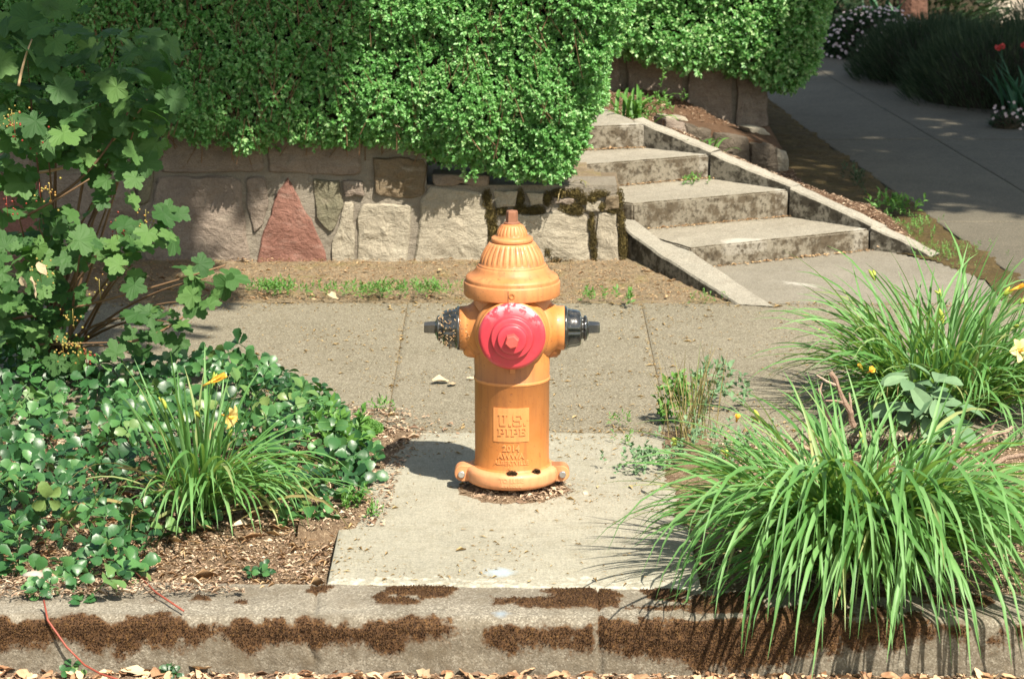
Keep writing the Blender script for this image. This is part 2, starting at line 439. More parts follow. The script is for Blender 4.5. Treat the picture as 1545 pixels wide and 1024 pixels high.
far.add([(6, -1.2, -.06), (60, -1.2, -.06), (60, 22, -.06), (6, 22, -.06)], [(0, 1, 2, 3)])
setp(far.build('terrain', M['soil']), kind='structure')
V, F = grid(lambda U, W: np.stack([U, W, -.168 + .008 * fbm(np.stack([U, W, 0 * U], 1), 9, 3, 2)], 1), np.linspace(-4, 4, 160), np.linspace(-3.0, -1.2, 50))
obj_road = setp(obj('gutter', V, F, M['road_grit'], smooth=True), kind='structure')
rd = MB(); rd.add([(-60, -40, -.172), (60, -40, -.172), (60, -1.25, -.172), (-60, -1.25, -.172)], [(0, 1, 2, 3)])
setp(rd.build('road', M['path_asphalt']), kind='structure')

# kerb: profile swept along x, moss mask computed here and carried as an attribute
def blobs(x, y, lst):
    r = np.zeros_like(x)
    for (cx, cy, rx, ry, s) in lst:
        r = np.maximum(r, s * np.exp(-(((x - cx) / rx) ** 4 + ((y - cy) / ry) ** 4)))
    return r
s_prof = np.linspace(0, 1, 56)
def kerb_fn(U, W):
    # W 0..1: top back -> rounded nose -> face foot
    yb, yf = KB(U), KF(U)
    Ltop = .50; Lr = .64
    y = np.where(W < Ltop, yb + (yf + .035 - yb) * W / Ltop, 0)
    t = np.clip((W - Ltop) / (Lr - Ltop), 0, 1) * math.pi / 2
    y = np.where(W >= Ltop, yf + .035 - .035 * np.sin(t), y)
    z = np.where(W < Ltop, 0.004 - .006 * W / Ltop, -.002 - .035 * (1 - np.cos(t)))
    f = np.clip((W - Lr) / (1 - Lr), 0, 1)
    y = np.where(W >= Lr, yf - .012 * f, y); z = np.where(W >= Lr, -.037 - f * .140, z)
    return np.stack([U, y, z], 1)
xs = np.arange(-2.1, 2.1, .0085)
V, F = grid(kerb_fn, xs, s_prof)
Uk = V[:, 0]; Wk = np.tile(s_prof, len(xs))
lum = fbm(V, 9, 5, 31, .6); lum2 = fbm(V * np.array([.5, 1, 1]), 26, 4, 77, .6)
low = np.interp(Uk, [-2, -1.2, -.9, -.5, -.1, .3, .7, 1.2, 2], [.80, .80, .78, .76, .76, .84, .93, .72, .74])
up_ = np.interp(Uk, [-2, -.8, -.4, .2, .4, .8, 1.2, 2], [.56, .57, .58, .58, .54, .48, .56, .58])
rag = .30 * (fbm(V * [1, 1, .6], 16, 4, 55, .6) - .5); rag2 = .34 * (fbm(V * [1, 1, .6], 11, 5, 56, .65) - .5)
band = sstep(up_ - .05 + rag, up_ + .06 + rag, Wk) * (1 - sstep(low - .15 + rag2, low + .12 + rag2, Wk))
dens = np.interp(Uk, [-2, -1, -.7, -.45, -.2, 0, .35, .8, 1.0, 1.3, 2], [1.15, 1.15, 1.1, 1.0, .86, .88, 1.0, 1.15, .85, .75, .85])
fine = fbm(V, 55, 3, 58)
patchy = fbm(V * [1, 1, .7], 9, 5, 57, .62)
m1 = band * sstep(.24, .50, .65 * patchy + .35 * lum + .45 * (dens - .85)) * (.30 + 1.25 * fbm(V, 38, 4, 59, .6))
topm = np.interp(Uk, [-2, -1.3, -.9, -.5, -.3, .05, .3, .9, 1.1, 2], [.3, .6, .55, .55, .60, .74, .95, 1.05, .6, .3])
tw = sstep(.0 + .15 * (lum2 - .5), .05 + .15 * (lum2 - .5), Wk) * (1 - sstep(np.interp(Uk, [-2, 0, .3, .8, 2], [.30, .24, .34, .50, .3]), np.interp(Uk, [-2, 0, .3, .8, 2], [.42, .40, .50, .60, .4]), Wk + .25 * (patchy - .5)))
m2 = tw * sstep(.50, .66, lum + .34 * (topm - .6)) * (.55 + .9 * fine)
gap = 1 - .8 * np.exp(-((Uk - .235 - .02 * (lum2 - .5)) / .008) ** 2) * (Wk > .5)
moss = np.clip(np.maximum(m1, m2) * gap, 0, 1)
nrm = np.where((Wk < .5)[:, None], np.array([[0, 0, 1.]]), np.array([[0, -1., .15]]))
V = V + nrm * (moss * .007 * lum2 + .010 * (lum - .5) + .004 * (lum2 - .5))[:, None]
crack = np.exp(-((Uk + .56 + .01 * np.sin(V[:, 2] * 60)) / .006) ** 2) + np.exp(-((Uk - .245) / .006) ** 2)
V = V - nrm * (.012 * crack)[:, None]
grime = np.clip(sstep(up_ - .12 + rag, up_ + .05 + rag, Wk) * (.45 + .9 * (lum2 - .5) + .5 * patchy) + .5 * sstep(.55, .7, lum) + .4 * tw, 0, 1)
kerb_o = setp(obj('kerb', V, F, M['kerb_concrete'], smooth=True, attrs={'moss': moss, 'grime': grime}), kind='structure')
for sx in (-1, 1):
    VV, FF = grid(kerb_fn, np.linspace(2.1, 40, 20) * sx, s_prof[::5])
    setp(obj('kerb', VV, FF, M['kerb_concrete'], smooth=True, attrs={'moss': np.zeros(len(VV))}), kind='structure')

def tufts(P, N, h, mat, name, parent=None, spread=.5, w=.0022, kind='stuff', blades=1):
    """tiny upright spikes: two triangles each"""
    n = len(P)
    d = unit(N + rng.normal(0, spread, (n, 3)))
    sd_ = unit(np.cross(d, rng.normal(0, 1, (n, 3))))
    L = (h * rng.uniform(.5, 1.3, n))[:, None]
    sd2 = np.cross(d, sd_)
    V = np.stack([P - sd_ * w, P + sd_ * w, P + d * L, P - sd2 * w, P + sd2 * w], 1).reshape(-1, 3)
    b = np.arange(n)[:, None] * 5
    F = np.concatenate([b + [0, 1, 2], b + [3, 4, 2]])
    t = np.repeat(rng.random(n), 5)
    o = obj(name, V, F, mat, parent, attrs={'tint': t})
    if kind: o['kind'] = kind
    return o
wgt = np.clip(moss - .36, 0, 1) ** 1.2
pick = rng.choice(len(moss), 46000, p=wgt / wgt.sum()); P = V[pick] + rng.uniform(-.0045, .0045, (len(pick), 3)) * np.array([1, .6, .6])
tufts(P, nrm[pick], .0042, M['moss_tuft'], 'moss', kerb_o)

# walk: slabs with recessed joints
def slab(name, x0, x1, y0, y1, z, mat, parent=None, res=.05, th=.09, amp=.003, attrs=None, corner=None, seed=1, yfun=None):
    nx = max(3, int((x1 - x0) / res)); ny = max(3, int((y1 - y0) / res))
    ex = np.concatenate([[x0, x0, x0 + .003], np.linspace(x0 + .02, x1 - .02, nx), [x1 - .003, x1, x1]])
    ey = np.concatenate([[y0, y0, y0 + .006], np.linspace(y0 + .02, y1 - .02, ny), [y1 - .006, y1, y1]])
    U, W = np.meshgrid(ex, ey, indexing='ij')
    I, J = np.meshgrid(range(len(ex)), range(len(ey)), indexing='ij')
    zz = z + amp * 2 * (fbm(np.stack([U.ravel(), W.ravel(), 0 * U.ravel() + seed], 1), 2.5, 4, seed) - .5).reshape(U.shape)
    e1 = (I == 1) | (I == len(ex) - 2) | (J == 1) | (J == len(ey) - 2)
    e0 = (I == 0) | (I == len(ex) - 1) | (J == 0) | (J == len(ey) - 1)
    zz = np.where(e1, zz - .0025, zz); zz = np.where(e0, z - th, zz)
    P = np.stack([U.ravel(), W.ravel(), zz.ravel()], 1)
    if yfun: P = yfun(P)
    Ix = np.arange(len(ex) * len(ey)).reshape(len(ex), len(ey))
    F = np.stack([Ix[:-1, :-1], Ix[1:, :-1], Ix[1:, 1:], Ix[:-1, 1:]], -1).reshape(-1, 4)
    return obj(name, P, F, mat, parent, attrs=attrs(P) if attrs else None)
walk = setp(bpy.data.objects.new('sidewalk', None), kind='structure'); COL.objects.link(walk)
wx = [-3.46, -2.455, -1.45, -.445, .55, 1.55, 2.55, 3.55]
for i in range(len(wx) - 1):
    slab('slab', wx[i] + .001, wx[i + 1] - .001, .752, 3.02, 0.0, M['sidewalk_asphalt'], walk, .06, seed=i + 3)
jf = MB()
for x_ in wx[1:-1]: jf.add([(x_ - .004, .76, -.0035), (x_ + .004, .76, -.0035), (x_ + .004, 3.0, -.0035), (x_ - .004, 3.0, -.0035)], [(0, 1, 2, 3)])
setp(jf.build('joint_earth', M['verge_soil']), kind='structure')
# concrete pad of the hydrant
def pad_y(P):
    P = P.copy()
    P[:, 1] = np.where(P[:, 1] < -1.0, P[:, 1] - .047 * P[:, 0] - .012, P[:, 1])
    return P
pad_r = setp(bpy.data.objects.new('hydrant_pad', None), 'pale broom finished concrete pad the fire hydrant stands on', 'concrete pad'); COL.objects.link(pad_r)
slab('slab', -.535, .545, -1.055, .742, 0.006, M['pad_concrete'], pad_r, .04, seed=21, th=.05, yfun=pad_y,
     attrs=lambda P: {'pale': sstep(-.84, -1.02, P[:, 1]) * .42})

# verge between walk and wall, landing, path
def patch(name, x0, x1, y0, y1, res, zf, mat, mask=None, parent=None, kind='structure', seed=3):
    us, vs = np.arange(x0, x1 + res, res), np.arange(y0, y1 + res, res)
    P, F = grid(lambda U, W: np.stack([U, W, zf(U, W)], 1), us, vs)
    if mask is not None:
        c = P[F].mean(1); F = F[mask(c[:, 0], c[:, 1])]
        used = np.unique(F); re = np.zeros(len(P), int); re[used] = np.arange(len(used)); P = P[used]; F = re[F]
    o = obj(name, P, F, mat, parent, smooth=True)
    if kind: o['kind'] = kind
    return o
def nz2(U, W, s, seed): return fbm(np.stack([U, W, 0 * U], 1), s, 4, seed) - .5
r1a, r1b = G(1080, 403), G(1312, 378)
patch('verge', -4, 1.3, 3.0, 4.1, .02, lambda U, W: -.004 + .03 * sstep(3.1, 3.9, W) + .022 * nz2(U, W, 6, 8) + .012 * nz2(U, W, 30, 4), M['verge_soil'],
      mask=lambda x, y: x < np.interp(y, [2.9, 3.0, 3.8, 4.2], [.98, .95, .62, .5]))
def landing_mask(x, y):
    return inpoly(x, y, [(.93, 3.0), (.80, 3.9), (1.2, 4.2), (1.85, 4.6), (1.98, 4.05), (2.06, 3.6), (2.20, 2.98)])
patch('landing', .8, 2.3, 2.99, 4.6, .03, lambda U, W: .001 + .003 * nz2(U, W, 3, 8), M['landing_concrete'], mask=landing_mask)
lo_ = bpy.data.objects['landing'].data
Pl = np.empty(len(lo_.vertices) * 3); lo_.vertices.foreach_get('co', Pl); Pl = Pl.reshape(-1, 3)
at = lo_.attributes.new('pale', 'FLOAT', 'POINT')
at.data.foreach_set('value', (.75 * np.exp(-(((Pl[:, 0] - 1.26) / .13) ** 2 + ((Pl[:, 1] - 3.42 + .6 * (Pl[:, 0] - 1.26)) / .05) ** 2))).astype(np.float32))
# path at the right: three slabs across, joints left open
path = setp(bpy.data.objects.new('path', None), kind='structure'); COL.objects.link(path)
def skew(P):
    P = P.copy(); P[:, 0] = P[:, 0] - .105 * (P[:, 1] - 5.4); return P
py_ = [3.02, 5.0, 7.75, 10.5, 13.5]
for i in range(4):
    for x0, x1 in ((2.05, 2.72), (2.726, 3.5)):
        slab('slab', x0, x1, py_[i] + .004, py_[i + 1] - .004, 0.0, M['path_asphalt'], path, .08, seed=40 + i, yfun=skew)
# mossy earth between steps and path
def moss_mask(x, y):
    return inpoly(x, y, [(1.95, 3.9), (2.08, 3.5), (2.10, 2.99), (2.50, 2.99), (2.38, 4.2), (2.20, 5.4), (1.95, 8.0), (1.65, 9.8), (1.2, 9.8), (1.2, 6.0), (1.30, 4.75), (1.66, 4.33)])
def moss_z(U, W):
    e_ = 2.05 - .105 * (W - 5.4) + .10 * nz2(U, W, 5, 84) + .09 * nz2(U, W, 22, 85)
    return .006 + .025 * nz2(U, W, 5, 81) * sstep(0, .2, e_ - U) + .012 * nz2(U, W, 25, 82) + .02 * sstep(2.0, 1.4, U) - .04 * sstep(-.02, .05, U - e_)
patch('mossy_earth', 1.1, 2.5, 2.98, 9.9, .022, moss_z, M['mossy_soil'], mask=moss_mask)

# ------------------------------------------------------------------ stones
def stone(poly_px, mat, parent, p0, n, back=.10, bulge=.022, seed=0, gap=.006, name='stone', nb=44, label=None, rough=.02):
    """outline read on the wall's own plane (p0, n); rounded, chipped front, closed back"""
    n = np.array(n, float); n /= np.linalg.norm(n)
    pts = [PL(x, y, p0, n) for x, y in poly_px]
    t = unit(np.cross(np.array([0, 0, 1.]), n)); up = np.cross(n, t)
    q = np.array([[(p - p0) @ t, (p - p0) @ up] for p in pts])
    cen = q.mean(0)
    # resample
    seg = np.vstack([q, q[:1]]); d = np.r_[0, np.cumsum(np.linalg.norm(np.diff(seg, axis=0), axis=1))]
    s = np.linspace(0, d[-1], nb, endpoint=False)
    b = np.stack([np.interp(s, d, seg[:, k]) for k in (0, 1)], 1)
    b = b + (np.roll(b, 1, 0) + np.roll(b, -1, 0) - 2 * b) * .12
    wob = (fbm(np.c_[b, np.full(nb, seed)], 14, 3, seed) - .5)[:, None] * .032
    dirn = unit(cen - b)
    b = b + dirn * (gap + wob)
    rows = []
    size = np.linalg.norm(b - cen, axis=1).mean()
    fr = [(1, -back), (1.0, -.012), (.985, .35 * bulge)] + [(k, None) for k in (.94, .86, .74, .6, .45, .3, .15)]
    for k, h in fr:
        r = cen + (b - cen) * k
        if h is None:
            e = bulge * (1 - .25 * k ** 4)
            f = fbm(np.c_[r, np.full(nb, seed * 3.1)], 9, 5, seed + 4, .6) - .5
            rid = -np.abs(fbm(np.c_[r, np.full(nb, seed * 1.7)], 5, 3, seed + 9) - .5)
            hh = e + rough * 2 * f + rough * 2.6 * (rid + .12)
        else: hh = np.full(nb, h)
        rows.append((r, hh))
    V = []
    for r, hh in rows:
        for a, h in zip(r, hh): V.append(p0 + t * a[0] + up * a[1] + n * h)
    V.append(p0 + t * cen[0] + up * cen[1] + n * (bulge + rough * .3)); ci = len(V) - 1
    F = []
    for i in range(len(rows) - 1):
        for k in range(nb): F.append((i * nb + k, i * nb + (k + 1) % nb, (i + 1) * nb + (k + 1) % nb, (i + 1) * nb + k))
    L = (len(rows) - 1) * nb
    F += [(L + k, L + (k + 1) % nb, ci) for k in range(nb)]
    o = obj(name, V, F, mat, parent, smooth=False)
    if label: o['label'] = label
    return o

WY = 3.84
wall = root('retaining_wall', (-.8, WY, 0), 'long low retaining wall of large irregular stones under the big green hedge', 'stone wall')
p0 = np.array([0, WY, 0.]); nn = (0, -1, 0)
stones = [
 ([(60,262),(198,262),(207,300),(211,399),(60,399)], 'stone_brown'),
 ([(-90,262),(56,262),(56,399),(-90,399)], 'stone_red'),
 ([(-90,160),(50,160),(50,258),(-90,258)], 'stone_brown'),
 ([(54,160),(200,160),(201,256),(54,258)], 'stone_brown'),
 ([(204,170),(237,170),(235,262),(224,312),(211,312),(203,262)], 'stone_olive'),
 ([(237,266),(350,262),(364,272),(369,330),(380,399),(216,399),(215,318),(228,312)], 'stone_brown'),
 ([(240,160),(397,160),(398,260),(352,257),(240,261)], 'stone_brown'),
 ([(371,268),(399,265),(408,300),(398,340),(384,354),(377,330)], 'stone_brown'),
 ([(434,265),(447,287),(468,330),(488,372),(496,401),(386,401),(400,345),(414,300)], 'stone_red'),
 ([(402,160),(548,160),(546,266),(470,262),(440,259),(404,262)], 'stone_brown'),
 ([(473,270),(512,273),(518,310),(506,345),(499,351),(480,330),(474,296)], 'stone_olive'),
 ([(516,271),(550,272),(552,296),(520,298)], 'stone_brown'),
 ([(507,352),(520,303),(534,303),(536,402),(502,402),(500,366)], 'stone_grey'),
 ([(540,320),(548,304),(624,307),(618,350),(612,403),(540,403)], 'stone_grey'),
 ([(560,236),(640,238),(645,292),(628,302),(600,300),(566,294)], 'stone_mossy'),
 ([(632,304),(652,282),(728,286),(735,325),(739,350),(733,404),(623,404)], 'stone_grey'),
 ([(650,262),(738,264),(737,280),(652,279)], 'stone_brown'),
 ([(742,286),(783,286),(779,312),(748,314)], 'stone_grey'),
 ([(794,290),(822,288),(821,309),(799,313)], 'stone_grey'),
 ([(832,296),(866,299),(862,309),(834,307)], 'stone_brown'),
 ([(884,303),(908,302),(906,319),(884,317)], 'stone_grey'),
 ([(914,296),(932,293),(933,313),(912,315)], 'stone_mossy'),
 ([(748,352),(768,322),(800,321),(858,314),(887,324),(892,403),(746,405)], 'stone_grey'),
 ([(902,320),(930,318),(935,403),(897,406)], 'stone_grey'),
]
for i, (pp, mt) in enumerate(stones):
    stone(pp, M[mt], wall, p0, nn, back=.14, bulge=.018, seed=i + 1, gap=.0015 if i < 17 else .002, rough=.016 if mt != 'stone_mossy' else .03)
xr = .485
mb = MB(); mb.add(*box(-4, -.385, WY + .000, WY + .25, -.05, .56)); mb.add(*box(-.383, xr - .012, WY - .002, WY + .247, -.05, .372))
mb.build('mortar', M['mortar'], wall)
# side return of the wall beside the steps
for i, (ya, yb, za, zb) in enumerate([(3.85, 4.02, 0, .18), (3.85, 4.02, .19, .36), (4.03, 4.30, 0, .36)]):
    b_ = box(xr - .1, xr, ya + .004, yb - .004, za + .003, zb - .003)
    obj('stone', b_[0], b_[1], M['stone_mossy'], wall)
def moss_lumps(lst, y0, mat, parent, dens=15000, h=.006):
    P = []; N = []; mbm = MB()
    for (x, y, rx, ry) in lst:
        c = AT(x, y, y0); k = 334.
        ax, az = rx / k, ry / k
        u = rng.normal(0, 1, (int(dens * ax * az * 40), 3)); u = unit(u)
        u[:, 1] = -np.abs(u[:, 1])
        p = c + u * np.array([ax, .010, az]) * (1 + 1.1 * (fbm(u * 2 + x, 3, 3, 1) - .5))[:, None]
        P.append(p); N.append(unit(u * np.array([.5, 1, .6])))
        nlat, nlon = 6, 12
        Vv = [(c[0] + ax * .8 * math.sin(a) * math.cos(b), c[1] + .008 * math.sin(a) * math.sin(b), c[2] + az * .8 * math.cos(a)) for a in np.linspace(.05, 3.09, nlat) for b in np.linspace(0, 2 * math.pi, nlon, endpoint=False)]
        Ff = [(i * nlon + k2, i * nlon + (k2 + 1) % nlon, (i + 1) * nlon + (k2 + 1) % nlon, (i + 1) * nlon + k2) for i in range(nlat - 1) for k2 in range(nlon)]
        mbm.add(Vv, Ff)
    o = mbm.build('moss', mat, parent, smooth=True); o['kind'] = 'stuff'
    P = np.vstack(P); N = np.vstack(N)
    tufts(P, N, h, mat, 'moss', parent)
ml = [(735,300,6,14),(740,325,7,18),(745,350,8,20),(748,372,6,14),(758,318,9,6),(785,300,6,14),(788,316,12,6),(810,318,14,7),(826,300,6,10),(845,291,14,6),(868,291,12,7),(862,314,16,9),(880,300,7,8),(895,300,6,7),(872,318,10,6),(893,335,5,14),(895,362,5,16),(897,385,4,12),(908,312,6,6),(925,317,9,5),(936,300,5,14),(938,335,5,20),(940,370,6,22),(838,394,12,8),(860,398,10,7),(828,380,6,8),(905,292,14,5)]
moss_lumps(ml, WY - .012, M['green_moss'], wall)
# earth behind the wall
def bedz(U, W):
    z = np.where(U < -.66, .54, .362) + .03 * nz2(U, W, 7, 15)
    z = z + .02 * sstep(3.95, 4.3, W) - .015 * sstep(3.95, 3.85, W)
    return z
st_left = [(.48, 3.85), (.44, 4.1), (.34, 4.3), (.28, 4.6), (.22, 5.2)]
patch('bed_earth', -4, .5, WY + .016, 6.0, .03, bedz, M['verge_soil'], mask=lambda x, y: x < np.interp(y, [3.85, 4.1, 4.3, 4.6, 5.2, 6], [.475, .44, .36, .30, .26, .2]))

# ------------------------------------------------------------------ steps
stairs = root('garden_steps', (1.0, 4.3, 0), 'four worn concrete garden steps with brown stained risers climbing beside the wall', 'steps')
def prism(poly, z0, z1, name, mat, parent, sub=.03, amp=.004, seed=0, label=None, spots=None):
    import bmesh
    bm = bmesh.new()
    vs = [bm.verts.new((p[0], p[1], z1)) for p in poly]
    f = bm.faces.new(vs)
    if f.normal.z < 0: f.normal_flip()
    bm.normal_update()
    r = bmesh.ops.extrude_face_region(bm, geom=[f])
    for e in r['geom']:
        if isinstance(e, bmesh.types.BMVert): e.co.z = z0
    bmesh.ops.recalc_face_normals(bm, faces=bm.faces)
    bmesh.ops.bevel(bm, geom=[e for e in bm.edges if (e.verts[0].co.z > z1 - .001 or e.verts[1].co.z > z1 - .001)], offset=.008, segments=2, affect='EDGES')
    bmesh.ops.triangulate(bm, faces=[f for f in bm.faces if len(f.verts) > 4])
    for _ in range(6):
        es = [e for e in bm.edges if e.calc_length() > sub]
        if not es: break
        bmesh.ops.subdivide_edges(bm, edges=es, cuts=1)
        bmesh.ops.triangulate(bm, faces=[f for f in bm.faces if len(f.verts) > 4])
        if len(bm.faces) > 9000: break
    bm.normal_update()
    P = np.array([v.co[:] for v in bm.verts]); N = np.array([v.normal[:] for v in bm.verts])
    d = amp * 2 * (fbm(P, 12, 4, seed) - .5) + amp * 1.2 * (fbm(P, 50, 3, seed + 3) - .5)
    P = P + N * d[:, None]
    base = origin(parent)
    for v, p in zip(bm.verts, P): v.co = p - base
    me = bpy.data.meshes.new(name); bm.to_mesh(me); bm.free(); me.materials.append(mat)
    if spots:
        at = me.attributes.new('pale', 'FLOAT', 'POINT'); v_ = np.zeros(len(P))
        for (sx_, sy_, sz_, rx_, rz_) in spots: v_ = np.maximum(v_, .95 * np.exp(-(np.hypot(P[:, 0] - sx_, P[:, 1] - sy_) / rx_) ** 4 - ((P[:, 2] - sz_) / rz_) ** 4))
        at.data.foreach_set('value', v_.astype(np.float32))
    o = link(name, me, parent)
    if label: o['label'] = label
    return o
e = unit(np.array([.744, .407]))
# right and left ends of each riser (x, y), top heights
risR = [(1.667, 4.233), (1.318, 4.576), (.962, 4.92), (.653, 5.141)]
risL = [(.80, 3.76), (.56, 4.19), (.20, 4.53), (-.2, 4.90)]
tops = [.100, .228, .345, .462]
for i in range(4):
    R0, L0 = risR[i], risL[i]
    if i < 3: R1, L1 = risR[i + 1], risL[i + 1]
    else: R1, L1 = (.30, 6.3), (-.6, 6.3)
    bk = .03
    d = unit(np.array([R1[0] - R0[0], R1[1] - R0[1]])) * bk
    prism([(L0[0], L0[1]), (R0[0], R0[1]), (R1[0] + d[0], R1[1] + d[1]), (L1[0] + d[0], L1[1] + d[1])], -.03, tops[i], 'step', M['step_concrete'], stairs, seed=i + 50, spots=[[(1.06, 3.90, .075, .13, .035), (1.63, 4.21, .05, .05, .08)], [(1.29, 4.56, .17, .045, .08)], [(.94, 4.91, .29, .04, .08)], [(.60, 5.11, .41, .09, .07)]][i])
# pale worn patches, thin skins proud of the risers
def ribbon_block(outer, inner, name, mat, parent, zb=-.04, seed=0):
    """sloping kerb: outer/inner top polylines (N,3)"""
    o_, i_ = np.array(outer, float), np.array(inner, float)
    def rs(a, m=26):
        d = np.r_[0, np.cumsum(np.linalg.norm(np.diff(a, axis=0), axis=1))]
        s = np.linspace(0, d[-1], m); return np.stack([np.interp(s, d, a[:, k]) for k in range(3)], 1)
    o_, i_ = rs(o_), rs(i_); m = len(o_)
    rows = []
    for k in range(m):
        a, b = o_[k], i_[k]; w = unit(b - a)
        row = [np.array([a[0], a[1], zb]), np.array([a[0], a[1], zb * .4 + a[2] * .6]), a - [0, 0, .008], a + w * .008, a + (b - a) * .35, a + (b - a) * .68, b - w * .008, b - [0, 0, .008], np.array([b[0], b[1], zb])]
        rows += row
    V = np.array(rows); nc = 9
    nz_ = fbm(V, 14, 4, seed) - .5; n2 = fbm(V, 14, 4, seed + 7) - .5
    V = V + np.stack([nz_ * .014, nz_ * -.010, n2 * .012], 1)
    F = [(r * nc + c, r * nc + c + 1, (r + 1) * nc + c + 1, (r + 1) * nc + c) for r in range(m - 1) for c in range(nc - 1)]
    F += [tuple(range(nc))[::-1], tuple((m - 1) * nc + c for c in range(nc))]
    return obj(name, V, F, mat, parent)
gb = [G(1100, 455), G(1059, 439), G(988, 416), G(945, 398)]
hz = [.012, .045, .11, .155]
outer = [np.array([g[0], g[1], h]) for g, h in zip(gb, hz)]
outer = [G(1112, 458, .006)] + outer[1:] + [np.array([.478, 4.12, .175])]
inner = [G(1168, 462, .006), G(1110, 424, .035), G(1038, 381, .104) + [.03, 0, 0], G(992, 364, .126) + [.03, 0, 0], G(950, 333, .168) + [.03, 0, 0]]
ribbon_block(outer, inner, 'side_kerb', M['cheek_concrete'], stairs, seed=3)
# right cheek, in three lengths
for a, b, k, za, zb_ in [((1.93, 4.04), risR[0], 0, .012, .112), ((1.70, 4.23), risR[1], 1, .105, .240), ((1.33, 4.60), risR[2], 2, .24, .352), ((.97, 4.95), (.60, 5.22), 3, .355, .475)]:
    a, b = np.array(a), np.array(b); dv = unit(b - a); nv = np.array([-dv[1], dv[0]]); nv = nv if nv[0] > 0 else -nv
    w0, w1 = .085, .085
    ribbon_block([(a[0] + nv[0] * (.005 + w0), a[1] + nv[1] * (.005 + w0), za), (b[0] + nv[0] * (.005 + w1), b[1] + nv[1] * (.005 + w1), zb_)],
                 [(a[0] + nv[0] * .005, a[1] + nv[1] * .005, za), (b[0] + nv[0] * .005, b[1] + nv[1] * .005, zb_)], 'side_kerb', M['cheek_concrete'], stairs, seed=20 + k)

# ------------------------------------------------------------------ bank right of the steps, ledge, second wall
def bank_z(U, W):
    # height rises up and to the left along the cheek
    a = -.72 * U + .69 * W; b = .69 * U + .72 * W
    zc = np.interp(a, [1.4, 1.72, 2.21, 2.70, 3.08, 4.2], [-.01, .075, .195, .31, .42, .50])
    zl = np.interp(a, [2.9, 3.3, 3.6, 4.2], [.0, .05, .19, .40])
    t = sstep(4.3, 5.15, b)
    z = zc * (1 - t) + zl * t
    return z + .03 * nz2(U, W, 8, 61) + .015 * nz2(U, W, 30, 62)
ledge_a, ledge_b = G(1180, 257, .05), G(1035, 212, .25)
ledge_a[2] = ledge_b[2] = 0
patch('bank_earth', .1, 1.95, 4.2, 6.95, .022, bank_z, M['bed_soil'],
      mask=lambda x, y: inpoly(x, y, [(1.90, 4.16), (1.39, 4.68), (1.03, 5.02), (.68, 5.24), (.2, 6.2), (.2, 6.9), (.9, 6.9), (1.46, 6.5), (1.50, 6.25), (1.62, 5.5)]))
ledge = root('rock_ledge', (1.1, 6.5, 0.1), 'low ledge of rough dark rocks in front of the second wall', 'rock ledge')
ln = np.array([-(ledge_b - ledge_a)[1], (ledge_b - ledge_a)[0], 0]); ln = unit(ln); ln = ln if ln[1] < 0 else -ln
for i, (pp, mt, bk) in enumerate([([(1128,214),(1156,214),(1172,224),(1172,262),(1150,262),(1128,252)], 'stone_dark', .16), ([(1168,222),(1183,226),(1184,256),(1170,260)], 'stone_grey', .16),
    ([(1074,196),(1126,206),(1129,254),(1098,246),(1068,234)], 'stone_dark', .16), ([(1030,184),(1073,194),(1068,234),(1034,222)], 'stone_dark', .16), ([(1000,178),(1034,184),(1034,216),(1002,204)], 'stone_brown', .1)]):
    stone(pp, M[mt], ledge, ledge_a, ln, back=bk, bulge=.03, seed=70 + i, rough=.03, gap=.002)
stone([(1126,192),(1150,190),(1163,204),(1134,207)], M['stone_grey'], ledge, ledge_a + [0, .25, 0], ln, back=.10, bulge=.02, seed=88)
stone([(1000,174),(1036,175),(1040,183),(1004,184)], M['stone_grey'], ledge, ledge_a + [0, .02, 0], ln, back=.08, bulge=.02, seed=89)
mb = MB()
tp = [AT(1000, 178, 6.85), AT(1040, 180, 6.84), AT(1120, 192, 6.8), AT(1160, 190, 6.8)]
bt = [PL(1000, 179, ledge_a, ln), PL(1036, 186, ledge_a, ln), PL(1126, 208, ledge_a, ln), PL(1181, 226, ledge_a, ln)]
for k in range(3):
    a, b, c, d = bt[k], bt[k + 1], tp[k + 1], tp[k]
    mb.add([a, b, c, d, *(np.array(q) - [0, 0, .3] for q in (a, b, c, d))], [(0, 1, 2, 3), (0, 4, 5, 1), (1, 5, 6, 2), (3, 2, 6, 7), (0, 3, 7, 4)])
mb.build('top_earth', M['bed_soil'], ledge)
w2 = root('retaining_wall', (1.0, 6.9, .2), 'short shaded stone wall under the smaller hedge behind the steps', 'stone wall')
q0 = np.array([0, 6.88, 0.])
for i, (pp, mt) in enumerate([([(880,60),(934,60),(936,150),(915,168),(880,168)], 'stone_brown'), ([(942,60),(1034,60),(1032,182),(990,186),(946,150)], 'stone_brown'),
    ([(1038,60),(1108,60),(1106,196),(1034,184)], 'stone_brown'), ([(1111,60),(1157,60),(1160,192),(1110,196)], 'stone_brown')]):
    stone(pp, M[mt], w2, q0, nn, back=.2, bulge=.01, seed=90 + i, rough=.014)
mb = MB(); mb.add(*box(.2, 1.385, 6.90, 7.2, .0, .66)); mb.build('mortar', M['mortar'], w2)
obj('bed_earth', *(lambda b: (b[0], b[1]))(box(-.3, 1.40, 7.2, 9.4, -.03, .52)), M['bed_soil'])['kind'] = 'structure'


